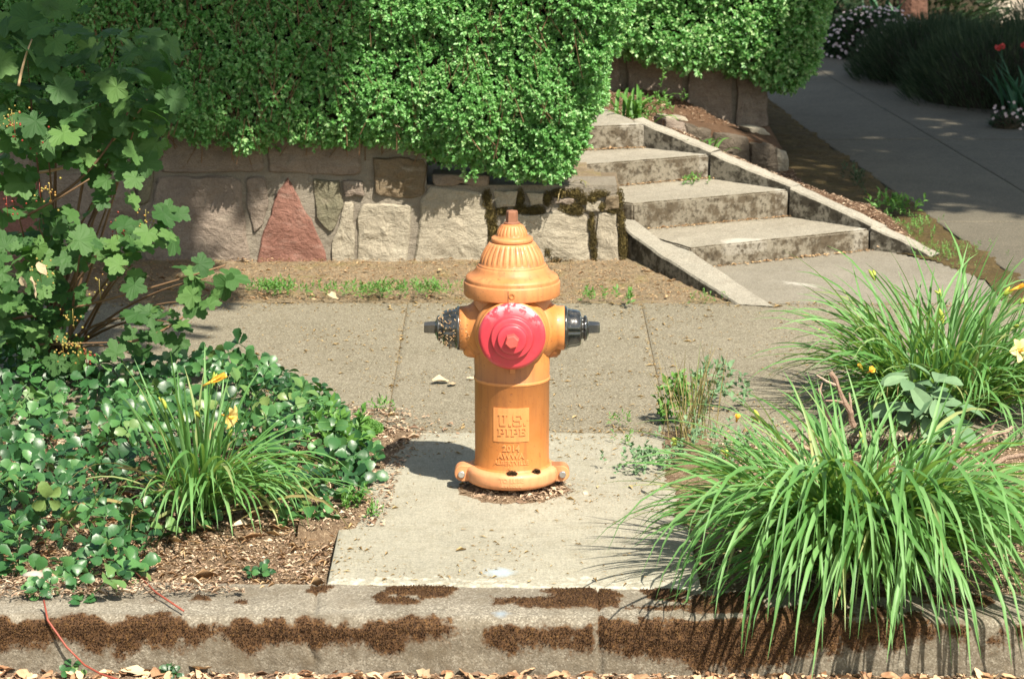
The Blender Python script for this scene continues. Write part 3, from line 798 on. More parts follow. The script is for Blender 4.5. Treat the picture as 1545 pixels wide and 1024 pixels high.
# ------------------------------------------------------------------ the hydrant
hyd = root('fire_hydrant', (0, 0, 0), 'orange fire hydrant with a red front cap and black side caps', 'fire hydrant')
OP, CP, BP, RP = M['orange_paint'], M['clamp_paint'], M['black_paint'], M['red_paint']
def lat(name, prof, mat, parent=hyd, n=96, smooth=True, **kw):
    V, F = lathe(prof, n, **kw)
    return obj(name, V, F, mat, parent, smooth=smooth)
def sharp(prof, w=.0012):
    """doubles profile corners so that smooth shading keeps them crisp"""
    out = []
    P = [np.array(p, float) for p in prof]
    for i, p in enumerate(P):
        if 0 < i < len(P) - 1:
            a, b = P[i - 1] - p, P[i + 1] - p
            la, lb = np.linalg.norm(a), np.linalg.norm(b)
            if la > 1e-6 and lb > 1e-6:
                c = (a / la) @ (b / lb)
                if c > -.93:
                    ww = min(w, la * .3, lb * .3)
                    out += [tuple(p + a / la * ww), tuple(p + b / lb * ww)]; continue
        out.append(tuple(p))
    return out
lat('base_pipe', sharp([(.001, -.03), (.092, -.03), (.090, .045), (.001, .045)]), M['rusty_iron'])
lat('barrel', sharp([(.001, .05), (.128, .05), (.127, .088), (.1205, .096), (.1195, .13), (.1205, .372), (.1225, .3725), (.1225, .3815), (.1205, .382), (.1225, .50), (.1235, .66), (.001, .66)]), OP)
# clamp ring at the break: rounded band with two lugs
ring = [(.110, .036), (.134, .035), (.144, .040), (.1485, .052), (.1485, .074), (.145, .084), (.136, .0895), (.110, .091)]
V, F = lathe(ring, 96)
ro = obj('clamp_ring', V, F, CP, hyd, smooth=True)
for s in (-1, 1):
    # lug: rounded plate standing out sideways, faces the camera
    pts = []
    for k in range(14):
        t = -math.pi / 2 + math.pi * k / 13
        pts.append((s * (.160 + .026 * math.cos(t)), .064 + .026 * math.sin(t)))
    pts = [(s * .128, .038)] + pts + [(s * .128, .090)]
    Vv = []; n_ = len(pts)
    for yy, sc in ((-.030, .93), (-.026, 1), (.026, 1), (.030, .93)):
        cx_, cz_ = s * .150, .064
        Vv += [(cx_ + (x - cx_) * sc, yy, cz_ + (z - cz_) * sc) for x, z in pts]
    Ff = [(r * n_ + k, r * n_ + (k + 1) % n_, (r + 1) * n_ + (k + 1) % n_, (r + 1) * n_ + k) for r in range(3) for k in range(n_)]
    Ff += [tuple(range(n_)), tuple(3 * n_ + k for k in range(n_))[::-1]]
    lug = obj('lug', Vv, Ff, CP, hyd)
    bl = []
    V1, F1 = lathe(sharp([(.001, .029), (.0115, .029), (.0115, .037), (.0095, .0385), (.001, .0385)]), 6 if False else 14, axis='y', c=(s * .163, 0, .062))
    V2, F2 = lathe(sharp([(.001, -.05), (.005, -.05), (.005, .030), (.001, .030)]), 8, axis='y', c=(s * .163, 0, .062))
    mb = MB(); mb.add(V1, F1, .4); mb.add(V2, F2, .6); mb.build('bolt', M['steel'], hyd)
# bonnet
dome = []
for k in range(15):
    f = k / 14
    dome.append((.103 - .031 * f ** 1.75, .752 + .066 * f))
bon = [(.110, .648), (.151, .648), (.154, .651), (.154, .691), (.1515, .6945), (.1495, .6945), (.1485, .697), (.1490, .7045), (.1455, .7105), (.138, .715), (.130, .719), (.122, .7255), (.1165, .733), (.1140, .740), (.1125, .7425), (.1095, .7435), (.1095, .7475), (.1065, .7500)]
nb0 = len(sharp(bon)); prof = sharp(bon) + dome + sharp([(.072, .8180), (.064, .8185), (.064, .8215), (.0670, .8225), (.0670, .8290), (.0655, .8335), (.0600, .8365), (.0530, .8385), (.0500, .8405)], .0006)
nb1 = nb0 + len(dome); n2s = len(prof)
cap = []
for k in range(11):
    f = k / 10
    cap.append((.0495 - .0135 * f ** 1.8, .8415 + .031 * f))
prof = prof + cap + [(.0345, .8735), (.030, .8755), (.0265, .8775), (.0255, .8790), (.001, .8795)]
def flute(i, t):
    if nb0 <= i < nb1:
        f = (i - nb0) / (nb1 - nb0 - 1)
        w = min(1, f * 7) * min(1, (1 - f) * 9)
        return -.0034 * w * (max(0, math.cos(t * 30)) ** .7)
    if n2s <= i < n2s + len(cap):
        f = (i - n2s) / (len(cap) - 1)
        return -.0024 * min(1, f * 6) * min(1, (1 - f) * 7) * (max(0, math.cos(t * 22)) ** .7)
    return 0
V, F = lathe(prof, 300, mod=flute)
bonnet = obj('bonnet', V, F, M['bonnet_paint'], hyd, smooth=True)
# set screw with its ring on the bonnet's skirt, seam beside it
V1, F1 = lathe(sharp([(.0045, .152), (.0050, .1560), (.0095, .1560), (.0100, .1555), (.0100, .152)], .0004), 24, axis='y', c=(0, 0, .672))
V2, F2 = lathe([(.001, .1548), (.0042, .1548), (.0046, .153)], 6, axis='y', c=(0, 0, .672))
mb = MB(); mb.add(V1, F1); mb.build('set_screw', OP, bonnet, smooth=True)
b_ = box(-.0125, -.0110, -.1555, -.150, .653, .689); obj('seam', *b_, M['rusty_iron'], bonnet)
# operating nut, five sided and tapering, rusty
V, F = lathe(sharp([(.001, .878), (.0255, .878), (.0250, .882), (.0215, .8835), (.0205, .8845), (.0195, .915), (.0170, .9195), (.001, .9195)], .0006), 5)
c5, s5 = math.cos(.35), math.sin(.35)
V = np.array([(x * c5 - y * s5, x * s5 + y * c5, z) for x, y, z in V])
obj('operating_nut', V, F, M['rusty_iron'], hyd)
V, F = lathe(sharp([(.001, .878), (.027, .878), (.0265, .8815), (.022, .883), (.001, .883)]), 32)
obj('nut_collar', V, F, M['rusty_iron'], hyd, smooth=True)

# pumper nozzle and its red cap (towards the road)
ZC = .546
lat('pumper_nozzle', sharp([(.118, .02), (.1195, .098), (.1165, .112), (.111, .120), (.108, .134), (.108, .150), (.001, .150)]), OP, axis='y', c=(0, 0, ZC), n=96)
rp = sharp([(.104, .146), (.1055, .150), (.1065, .156), (.1055, .166), (.0985, .1755), (.094, .1775), (.090, .1785), (.071, .1810), (.0675, .1820), (.0655, .1960), (.0625, .1985), (.052, .1990), (.0465, .2000), (.0452, .2160), (.0425, .2185), (.0300, .2195), (.001, .2197)], .0008)
V, F = lathe(rp, 96, axis='y', c=(0, 0, ZC))
rr = np.hypot(V[:, 0], V[:, 2] - ZC); ang = np.arctan2(V[:, 2] - ZC, V[:, 0])
wear = sstep(.078, .098, rr) * sstep(.35, .9, np.sin(ang + .10)) * 1.0
red = obj('pumper_cap', V, F, RP, hyd, smooth=True, attrs={'wear': wear})
V, F = lathe(sharp([(.001, .205), (.0235, .205), (.0222, .249), (.0190, .2525), (.001, .2525)], .0008), 6, axis='y', c=(0, 0, ZC))
a_ = .26; q = V - [0, 0, ZC]; V = np.stack([q[:, 0] * math.cos(a_) - q[:, 2] * math.sin(a_), q[:, 1], q[:, 0] * math.sin(a_) + q[:, 2] * math.cos(a_)], 1) + [0, 0, ZC]
plain('worn_red', [(0, (.50, .06, .05)), (.7, (.62, .12, .10)), (1, (.72, .36, .28))], .5, 50)
obj('cap_nut', V, F, M['worn_red'], red)
def letters(txt, size, x, z, parent, mat, name='lettering', rad=.1205, depth=.0016, bold=.0, spacing=1.0, wrap=True, yoff=0.):
    cu = bpy.data.curves.new('t', 'FONT'); cu.body = txt; cu.size = size; cu.align_x = 'CENTER'; cu.align_y = 'CENTER'
    cu.extrude = depth; cu.offset = bold; cu.space_character = spacing; cu.resolution_u = 3; cu.bevel_depth = .0003; cu.bevel_resolution = 0
    to = bpy.data.objects.new('t', cu); COL.objects.link(to); bpy.context.view_layer.update()
    me = to.to_mesh(); Vv = np.array([v.co[:] for v in me.vertices]); Ff = [tuple(p.vertices) for p in me.polygons]
    to.to_mesh_clear(); bpy.data.objects.remove(to); bpy.data.curves.remove(cu)
    if wrap:
        a = (Vv[:, 0] + x) / rad
        rr_ = rad + Vv[:, 2]
        W = np.stack([rr_ * np.sin(a), -rr_ * np.cos(a), Vv[:, 1] + z], 1)
    else:
        W = np.stack([Vv[:, 0] + x, -(yoff + Vv[:, 2]), Vv[:, 1] + z], 1)
    return obj(name, W, Ff, mat, parent)
# slab letters of the square plate, strokes as raised blocks
def slab_word(word, x0, z0, w, h, st, gapx, parent):
    G_ = {'P': [(0, .12, 1, .9), (0, 0, .16, 1)], }
    mbm = MB(); x = x0; jj = 0
    def blk(ax, az, bx, bz):
        nonlocal jj
        jj += 1; dp = .0042 + .00012 * (jj % 7)
        xs_ = np.linspace(ax, bx, 4)
        Vv = [];
        for r_ in (.1195, .1205 + dp):
            for z_ in (az, bz):
                Vv += [(r_ * math.sin(q_ / .1205), -r_ * math.cos(q_ / .1205), z_) for q_ in xs_]
        Ff = []
        for k in range(3):
            Ff += [(8 + k, 9 + k, 13 + k, 12 + k), (k, 8 + k + 1 - 1, 9 + k - 0, k + 1)[:0] or (k, k + 1, 9 + k, 8 + k), (4 + k, 12 + k, 13 + k, 5 + k)]
        Ff += [(0, 8, 12, 4), (3, 7, 15, 11)]
        mbm.add(Vv, Ff)
    for c in word:
        if c == '.':
            blk(x, z0, x + st, z0 + st); x += st + gapx; continue
        W_ = w * (.62 if c == 'I' else 1)
        L, Rr, B, T = x, x + W_, z0, z0 + h; sf = st * .42
        if c == 'U':
            blk(L + sf, B + st * .5, L + sf + st, T - sf); blk(Rr - sf - st * .8, B + st * .5, Rr - sf, T - sf)
            blk(L + sf * 1.3, B, Rr - sf * 1.3, B + st * .8); blk(L, T - sf, L + 2 * sf + st, T); blk(Rr - 2 * sf - st * .8, T - sf, Rr + sf * .2, T)
        elif c == 'S':
            m_ = (B + T) / 2; q_ = st * .62
            blk(L + sf, T - q_, Rr - sf, T); blk(L + sf, B, Rr - sf, B + q_); blk(L + sf, m_ - q_ / 2, Rr - sf, m_ + q_ / 2)
            blk(L, m_, L + st, T - q_ * .4); blk(Rr - st, B + q_ * .4, Rr, m_); blk(Rr - q_, T - h * .32, Rr, T - q_ * .3); blk(L, B + q_ * .3, L + q_, B + h * .32)
        else:
            cx0 = L + sf if c != 'I' else (L + Rr) / 2 - st / 2
            blk(cx0, B + sf, cx0 + st, T - sf); blk(cx0 - sf, B, cx0 + st + sf, B + sf)
            if c == 'I': blk(cx0 - sf, T - sf, cx0 + st + sf, T)
            if c == 'P':
                blk(L, T - sf * 1.1, Rr - sf, T); blk(L + st, B + h * .36, Rr - sf, B + h * .36 + sf * 1.1); blk(Rr - st * .8, B + h * .38, Rr, T - sf * .6)
            if c == 'E':
                blk(L, T - sf * 1.1, Rr, T); blk(L + st, B, Rr, B + sf * 1.1); blk(L + st, B + h * .44, Rr - sf * 1.5, B + h * .44 + sf * 1.1)
                blk(Rr - sf, T - h * .28, Rr + .0002, T - sf * .6); blk(Rr - sf, B + sf * .6, Rr + .0002, B + h * .28)
        x += W_ + gapx
    return mbm.build('lettering', OP, parent)
# plate frame: a thin raised square
fr = MB()
def arc_blk(mbm, ax, az, bx, bz, r0=.1195, r1=.1222, m=8):
    xs_ = np.linspace(ax, bx, m); Vv = []
    for r_ in (r0, r1):
        for z_ in (az, bz): Vv += [(r_ * math.sin(q_ / .1205), -r_ * math.cos(q_ / .1205), z_) for q_ in xs_]
    Ff = []
    for k in range(m - 1):
        Ff += [(2 * m + k, 2 * m + k + 1, 3 * m + k + 1, 3 * m + k), (k, k + 1, 2 * m + k + 1, 2 * m + k), (m + k, 3 * m + k, 3 * m + k + 1, m + k + 1)]
    Ff += [(0, 2 * m, 3 * m, m), (m - 1, 2 * m - 1, 4 * m - 1, 3 * m - 1)]
    mbm.add(Vv, Ff)
zt, zb_ = .3085 - .006, .196 - .004
xl, xr_ = -.061, .056
arc_blk(fr, xl, zb_, xr_, zt)
fr.build('name_plate', OP, hyd)
slab_word('U.S.', -.043, .2455, .0285, .037, .0082, .0048, hyd)
slab_word('PIPE', -.045, .2125, .0215, .0245, .0062, .0035, hyd)
letters('2014', .028, -.003, .170, hyd, OP, bold=.0006)
letters('AWWA', .025, -.004, .1445, hyd, OP, bold=.0006)
letters('ALBERTVILLE', .0185, -.002, .122, hyd, OP, bold=.0004, spacing=1.08, depth=.0012)
letters('AL', .0170, -.008, .1045, hyd, OP, bold=.0004, depth=.0010)
letters('TO LUBE', .0190, -.002, .0705, hyd, CP, rad=.1485, bold=.0005, spacing=1.05, depth=.0010)
letters('SPIN BOLTS', .0125, -.002, .0535, hyd, CP, rad=.1480, bold=.0003, spacing=1.0, depth=.0009)
letters('US', .012, -.0555, ZC + .010, red, RP, rad=1, wrap=False, yoff=.1868, depth=.001)
# little lug under the pumper nozzle, weep hole
obj('chain_lug', *box(-.006, .010, -.134, -.118, ZC - .126, ZC - .104), OP, hyd)
b_ = lathe([(.001, .1195), (.003, .1210), (.003, .12), ], 10, axis='y', c=(-.002, 0, .348)); obj('rivet', *b_, M['rusty_iron'], hyd)
# side nozzles with black caps
for s in (1, -1):
    ZS = .538
    V, F = lathe(sharp([(.100, .05), (.098, .098), (.090, .118), (.078, .132), (.0715, .145), (.0705, .168), (.060, .170), (.001, .170)]), 64, axis='x', c=(0, 0, ZS), flip=s)
    obj('hose_nozzle', V, F, OP, hyd, smooth=True)
    # boss bulging below the neck
    V, F = lathe([(.001, .158), (.022, .158), (.034, .154), (.042, .143), (.045, .12), (.045, .07)], 40, axis='x', c=(0, 0, ZS - .052), flip=s)
    obj('boss', V, F, OP, hyd, smooth=True)
    prof_c = sharp([(.001, .1675), (.0705, .1675), (.0715, .171), (.0705, .176), (.0655, .1785), (.0640, .183), (.0620, .187), (.0600, .205), (.0560, .217), (.050, .2215), (.036, .2225), (.034, .229), (.0400, .2305), (.0415, .234), (.0400, .2385), (.0330, .2415), (.0250, .2435), (.0230, .2460), (.001, .2465)], .0007)
    def ribs(i, t):
        return -.0035 * (max(0, math.cos(t * 6)) ** 6) if 8 <= i <= 22 else 0
    V, F = lathe(prof_c, 96, axis='x', c=(0, 0, ZS), flip=s, mod=ribs)
    bc = obj('hose_cap', V, F, BP, hyd, smooth=True)
    V, F = lathe(sharp([(.001, .244), (.0225, .244), (.0200, .278), (.0180, .2815), (.001, .2815)], .0007), 5, axis='x', c=(0, 0, ZS), flip=s)
    obj('cap_nut', V, F, BP, bc)
# dried webs and bits on the left cap
P = []
mbw = MB()
for k in range(150):
    x = -random.uniform(.160, .235) if k < 95 else -random.uniform(.12, .165)
    r_ = .0635 if x > -.222 else .043
    if x > -.168: r_ = .0718
    t = random.uniform(.2, 2 * math.pi) if k % 3 else random.uniform(2.2, 4.6)
    c0 = np.array([x, -r_ * abs(math.cos(t)) * 1.0, .538 + r_ * math.sin(t)])
    d = unit(rng.normal(0, 1, 3)) * random.uniform(.004, .013)
    v_, f_ = tube([c0 - d * .5, c0 + rng.normal(0, .002, 3), c0 + d * .5], random.uniform(.0005, .0016), 4)
    mbw.add(v_, f_)
web = mbw.build('debris', M['straw'])
setp(web, 'tan dried web and grass bits stuck on the left black cap of the hydrant', 'debris', kind='stuff')
# moss tufts on top of the clamp ring
for (cx, cy, rx) in ((.000, -.134, .014), (.078, -.109, .010)):
    n_ = 500; u = unit(rng.normal(0, 1, (n_, 3))); u[:, 2] = abs(u[:, 2])
    P = np.array([cx, cy, .089]) + u * np.array([rx, .008, .007])
    t_ = tufts(P, u, .0065, M['moss_tuft'], 'moss_tuft', w=.0014, kind=None)
    setp(t_, 'dark moss tuft on the centre front of the hydrant clamp ring' if cx < .01 else 'small brown moss tuft on the clamp ring right of the centre one', 'moss')

# ------------------------------------------------------------------ loose litter
def chips(name, P, size, mat, flat=.5, aspect=3.0, z0=0.0, up=.3):
    """small bent bits, two triangles each"""
    n = len(P)
    a = rng.uniform(0, 2 * math.pi, n)
    d = np.stack([np.cos(a), np.sin(a), rng.normal(0, up * .5, n)], 1); d = unit(d)
    s = unit(np.cross(d, np.stack([rng.normal(0, up, n), rng.normal(0, up, n), np.ones(n)], 1)))
    L = (size * rng.lognormal(0, .5, n))[:, None]; W = L / (aspect * rng.uniform(.5, 1.6, n))[:, None]
    h = np.cross(s, d) * L * rng.uniform(.0, .3, n)[:, None]
    V = np.stack([P - d * L * .5, P - s * W * .5 + h, P + d * L * .5, P + s * W * .5 + h], 1).reshape(-1, 3)
    V[:, 2] = np.maximum(V[:, 2], np.repeat(P[:, 2], 4) - .003)
    b = np.arange(n)[:, None] * 4
    F = np.concatenate([b + [0, 1, 2], b + [0, 2, 3]])
    return obj(name, V, F, mat, attrs={'tint': np.repeat(rng.random(n), 4)})
def scatter_in(poly, n, zf, dens=None):
    poly = np.array(poly); lo, hi = poly.min(0), poly.max(0)
    out = []
    while sum(len(o) for o in out) < n:
        p = rng.uniform(lo, hi, (n * 2, 2)); m = inpoly(p[:, 0], p[:, 1], poly)
        if dens is not None: m &= rng.random(len(p)) < dens(p[:, 0], p[:, 1])
        out.append(p[m])
    p = np.vstack(out)[:n]
    z = zf(p[:, 0], p[:, 1]) if callable(zf) else np.full(n, zf)
    return np.c_[p, z]
gz = lambda x, y: ground_fn(x, y)[:, 2]
Lbed = [(-2.2, .76), (-.40, .74), (-.46, .1), (-.44, -.45), (-.545, -.55), (-.55, -1.08), (-2.2, -1.0)]
Rbed = [(.54, .76), (2.6, .76), (2.6, -1.15), (.55, -1.11)]
a1 = chips('debris', scatter_in(Lbed, 26000, lambda x, y: gz(x, y) + .004), .011, M['chips'], aspect=3)
setp(a1, 'brown and tan bark chips and dry bits covering the left planting bed', 'mulch', kind='stuff')
a2 = chips('debris', scatter_in(Lbed, 4500, lambda x, y: gz(x, y) + .008), .026, M['straw'], aspect=14, up=.12)
setp(a2, 'tan straw and dead stems lying in the left planting bed', 'straw', kind='stuff')
a3 = chips('debris', scatter_in(Rbed, 30000, lambda x, y: gz(x, y) + .004), .010, M['chips'], aspect=3)
setp(a3, 'bark chips and dry bits covering the right planting bed', 'mulch', kind='stuff')
a4 = chips('debris', scatter_in([(-2.3, 3.02), (.93, 3.02), (.50, 3.80), (-2.3, 3.82)], 12000, lambda x, y: .012 + .03 * sstep(3.1, 3.9, y)), .009, M['straw'], aspect=4, up=.12)
setp(a4, 'dry needles and chips on the dirt strip below the stone wall', 'litter', kind='stuff')
a5 = chips('debris', scatter_in([(1.90, 4.16), (1.39, 4.68), (1.03, 5.02), (.68, 5.24), (.2, 6.2), (.2, 6.9), (.9, 6.9), (1.46, 6.5), (1.50, 6.25), (1.62, 5.5)], 14000, lambda x, y: bank_z(x, y) + .004), .011, M['chips'], aspect=4)
setp(a5, 'rusty brown leaf litter on the bank beside the steps', 'litter', kind='stuff')
Pr = []
for i in range(4):
    a_, b_ = np.array(risL[i]), np.array(risR[i]); n_ = 420
    tt = rng.random(n_)[:, None] ** .7; nv_ = np.array([.479, -.878])
    q_ = a_ + (b_ - a_) * tt + nv_ * (np.abs(rng.normal(0, .014, n_)) + .006)[:, None]
    Pr.append(np.c_[q_, np.full(n_, (0, .1, .228, .345)[i] + .006)])
setp(chips('debris', np.vstack(Pr), .010, M['straw'], aspect=3, up=.2), 'orange brown debris gathered at the foot of every step riser', 'litter', kind='stuff')
# grit and needles blown onto the paving, thicker near joints and edges
def near(x, y):
    d = np.minimum.reduce([abs(x + .445), abs(x - .55), abs(x - 1.55), abs(x + 1.45)])
    e_ = np.minimum(abs(y - .75), abs(y - 3.02))
    return .10 + .9 * np.exp(-(d / .018) ** 2) * 1.2 + .9 * np.exp(-(e_ / .10) ** 2) + .25 * (fbm(np.c_[x, y, 0 * x], 3, 3, 5) > .55)
P = scatter_in([(-2.6, .75), (2.0, .75), (2.0, 3.02), (-2.6, 3.02)], 8000, .0025, near)
plain('needle', [(0, (.20, .12, .045)), (.5, (.36, .25, .11)), (1, (.50, .38, .20))], .8, 60)
setp(chips('debris', P, .010, M['needle'], aspect=4.5, up=.05), 'yellow brown needles and grit dusting the sidewalk', 'litter', kind='stuff')
P = scatter_in([(-.53, -1.05), (.54, -1.08), (.54, .74), (-.53, .74)], 1500, .009, lambda x, y: .08 + .9 * np.exp(-((y - .74) / .08) ** 2) + .8 * np.exp(-((x + .53) / .06) ** 2) + .5 * (fbm(np.c_[x, y, 0 * x], 4, 3, 5) > .58))
setp(chips('debris', P, .010, M['needle'], aspect=6, up=.05), 'thin scatter of needles on the pale concrete pad', 'litter', kind='stuff')
t = rng.uniform(0, 2 * math.pi, 2600); r_ = np.abs(rng.normal(.112, .032, 2600))
P = np.c_[r_ * np.cos(t) + .015, r_ * np.sin(t) * .95 - .012, np.full(2600, .010) + .014 * np.exp(-((r_ - .1) / .04) ** 2) * rng.random(2600)]
setp(chips('debris', P, .013, M['chips'], aspect=2.5, up=.6), 'ring of bark bits and grit gathered round the foot of the hydrant', 'litter', kind='stuff')
# low dirt collar under that ring
V, F = lathe([(.20, .004), (.15, .012), (.11, .020), (.085, .022)], 60)
V = V * np.array([1, 1, 1]) + np.stack([0 * V[:, 0], 0 * V[:, 0], .010 * (fbm(V, 40, 3, 3) - .5)], 1)
setp(obj('dirt_collar', V, F[:180], M['soil'], smooth=True), 'low ring of dirt packed round the hydrant foot', 'dirt', kind='stuff')

# dirt washed over the pad's edges
def dirt_over(name, x0, x1, y0, y1, inner, sgn, label):
    def zf(U, W):
        e_ = inner(W) + .10 * nz2(U, W, 6, 33) + .05 * nz2(U, W, 30, 34)
        return .014 + .012 * nz2(U, W, 30, 35) - .03 * sstep(-.03, .015, (U - e_) * sgn) - .05 * sstep(.10, 0, W - y0 + .1 * nz2(U, W, 9, 36)) - .03 * sstep(.06, 0, y1 - W)
    o = patch(name, x0, x1, y0, y1, .011, zf, M['soil'], kind='stuff'); o['label'] = label; o['category'] = 'dirt'; return zf
zfl = dirt_over('dirt', -.66, -.30, -.56, .80, lambda y: np.interp(y, [-.6, -.5, -.3, .2, .5, .8], [-.52, -.50, -.435, -.425, -.38, -.30]), 1, 'brown dirt washed over the left edge of the pad')
zfr = dirt_over('dirt', .44, .66, -.80, .80, lambda y: np.interp(y, [-.8, -.3, .2, .8], [.55, .51, .50, .52]), -1, 'brown dirt washed over the right edge of the pad')
P = scatter_in([(-.64, -.5), (-.40, -.45), (-.36, .3), (-.30, .80), (-.64, .80)], 2600, lambda x, y: np.maximum(zfl(x, y), .008) + .003)
setp(chips('debris', P, .010, M['chips'], aspect=3), 'dark bark bits along the left edge of the pad', 'litter', kind='stuff')
P = scatter_in([(-2.0, -1.25), (-.75, -1.16), (-.85, -1.06), (-2.0, -.98)], 3200, lambda x, y: .014 + .01 * rng.random(len(x)))
setp(chips('debris', P, .013, M['chips'], aspect=4), 'bark bits spilled from the bed onto the left part of the kerb', 'litter', kind='stuff')
P = scatter_in([(-.60, .60), (-.10, .66), (-.10, .98), (-.60, 1.15)], 1100, lambda x, y: .010 + 0 * x, lambda x, y: np.exp(-((x + .6) / .22) ** 2))  # loose chips darken the walk in place of a cast shadow patch
setp(chips('debris', P, .012, M['chips'], aspect=3), 'dark debris on the sidewalk beside the ground cover, standing in for a shadow patch', 'litter', kind='stuff')

# dry leaves
def dry_leaf_mesh(seed, lobes=0):
    r = random.Random(seed); nb = 12
    V = []
    for k in range(nb):
        t = 2 * math.pi * k / nb
        rad = (1 + .18 * r.uniform(-1, 1)) * (1 - .35 * abs(math.sin(t)) ** .8)
        V.append([.5 * rad * math.cos(t), .34 * rad * math.sin(t) * (1.2 if lobes and k % 3 == 0 else 1), 0])
    V = V + [[v[0] * .5, v[1] * .5, 0] for v in V] + [[0, 0, 0]]
    c1, c2 = r.uniform(.3, 1.3), r.uniform(-.5, .5)
    for v in V:
        v[2] = c1 * v[1] ** 2 * 1.6 + c2 * v[0] ** 2 + .05 * r.uniform(-1, 1) + .02
    F = [(k, (k + 1) % nb, nb + (k + 1) % nb, nb + k) for k in range(nb)] + [(nb + k, nb + (k + 1) % nb, 2 * nb) for k in range(nb)]
    return V, F
def gutter_leaves():
    mbm = MB()
    n = 620
    for k in range(n):
        x = random.uniform(-2.0, 2.0); y = KF(x) - abs(random.gauss(.03, .08)) - .02
        V, F = dry_leaf_mesh(k % 40)
        s = random.uniform(.018, .058) * (1 if k % 5 else 1.3)
        m = Matrix.Translation((x, y, -.166 + random.uniform(0, .018))) @ Matrix.Rotation(random.uniform(0, 6.3), 4, 'Z') @ Matrix.Rotation(random.gauss(0, .35), 4, 'X') @ Matrix.Rotation(random.gauss(0, .3), 4, 'Y') @ Matrix.Scale(s, 4)
        mbm.add([m @ Vector(v) for v in V], F)
    return mbm.build('leaf_litter', M['dry_leaf'], smooth=True)
setp(gutter_leaves(), 'drift of crisp tan leaves in the gutter along the kerb foot', 'leaf litter', kind='stuff')
P = scatter_in([(-2.1, -1.7), (2.1, -1.7), (2.1, -1.38), (-2.1, -1.34)], 7000, -.160)
setp(chips('debris', P, .014, M['chips'], aspect=3), 'fine brown crumbs among the gutter leaves', 'litter', kind='stuff')
def dead_leaf(p, s, rz, label, seed=1, mat='dry_leaf', tilt=.2, group=None):
    V, F = dry_leaf_mesh(seed, 1)
    me = mesh_from('dead_leaf', np.array(V), F, M[mat], smooth=True)
    o = link('dead_leaf', me, None, tuple(p)); o.rotation_euler = (tilt, tilt * .5, rz); o.scale = (s, s, s)
    setp(o, label, 'leaf', group)
dead_leaf(G(664, 574, .012), .080, .3, 'long curled pale leaf on the sidewalk left of the hydrant', 3, 'pale_dry_leaf')
dead_leaf(G(682, 579, .008), .058, 1.2, 'smaller pale leaf touching the curled one left of the hydrant', 8, 'pale_dry_leaf')
dead_leaf(G(710, 570, .008), .035, .2, 'tiny dry leaf close to the left side of the hydrant barrel', 12)
dead_leaf(G(503, 447, .03), .07, .8, 'pointed pale leaf at the back edge of the sidewalk among green weeds', 15, 'pale_dry_leaf', .8)
dead_leaf(G(1330, 372, .02), .05, .5, 'reddish dry leaf lying at the foot of the lowest step', 17)
for i, (x, y, s) in enumerate([(205, 1012, .08), (240, 1013, .09), (300, 1010, .09), (590, 1016, .08), (640, 1018, .07)]):
    dead_leaf(G(x, y, -.150), s, i * 1.3, ['tan leaf in the gutter below the red runner stem', 'largest crisp tan leaf in the left gutter', 'pale folded leaf in the gutter near the green sprout', 'tan leaf in the gutter below the concrete pad', 'second tan leaf in the gutter below the concrete pad'][i], 20 + i, 'dry_leaf' if i % 2 else 'pale_dry_leaf', .3)
for (x, y, s, lb) in [(557, 638, .030, 'small pale stone at the left back corner of the hydrant pad'), (50, 872, .05, 'pale flat stone in the dirt at the bottom left')]:
    V, F = lathe([(.001, 0), (.5, .05), (.45, .3), (.2, .42), (.001, .45)], 14)
    V = V * s * np.array([1.3, 1, 1]) + G(x, y, 0.0) + (.2 * s) * (fbm(V, 3, 2, 3) - .5)[:, None]
    setp(obj('stone', V, F, M['pebble'], loc=G(x, y, 0), smooth=True), lb, 'stone')

# ------------------------------------------------------------------ foliage builders
def leaves_np(B, D, Nn, L, W, fold=.25, droop=.15):
    S_ = unit(np.cross(D, Nn)); L = L[:, None]; W = W[:, None]
    mid = B + D * L * .52
    V = np.stack([B, mid - S_ * W * .5 + Nn * W * fold, B + D * L - Nn * L * droop, mid + S_ * W * .5 + Nn * W * fold], 1).reshape(-1, 3)
    b = np.arange(len(B))[:, None] * 4
    F = np.concatenate([b + [0, 1, 2], b + [0, 2, 3]])
    return V, F
def sprigs(P, N, n_leaf, L, W, name, mat, parent, upb=.35, spread=.9, stemlen=1.0, loc=None, seed_tint=True):
    """clusters of small leaves round short stems"""
    n = len(P)
    A = unit(N + np.array([0, 0, upb]) + rng.normal(0, .35, (n, 3)))
    B = np.repeat(P, n_leaf, 0); AX = np.repeat(A, n_leaf, 0)
    t = np.tile(np.linspace(0, 1, n_leaf), n)
    rv = unit(rng.normal(0, 1, (n * n_leaf, 3))); rad = unit(rv - AX * (rv * AX).sum(1)[:, None])
    D = unit(AX * (.25 + .8 * t[:, None]) + rad * spread * (1.1 - .5 * t[:, None]))
    B = B + AX * (t * L * stemlen * 1.5)[:, None]
    Nn = unit(AX * .9 + np.array(SUN_DIR) * 1.0 + rng.normal(0, .35, D.shape)); Nn = unit(Nn - D * (Nn * D).sum(1)[:, None])
    LL = L * rng.uniform(.6, 1.25, len(D)); WW = W * rng.uniform(.7, 1.2, len(D))
    V, F = leaves_np(B, D, Nn, LL, WW)
    tint = np.repeat(np.clip(np.repeat(rng.random(n), n_leaf) * .5 + rng.random(n * n_leaf) * .5, 0, .999), 4)
    return obj(name, V, F, mat, parent, loc, attrs={'tint': tint})
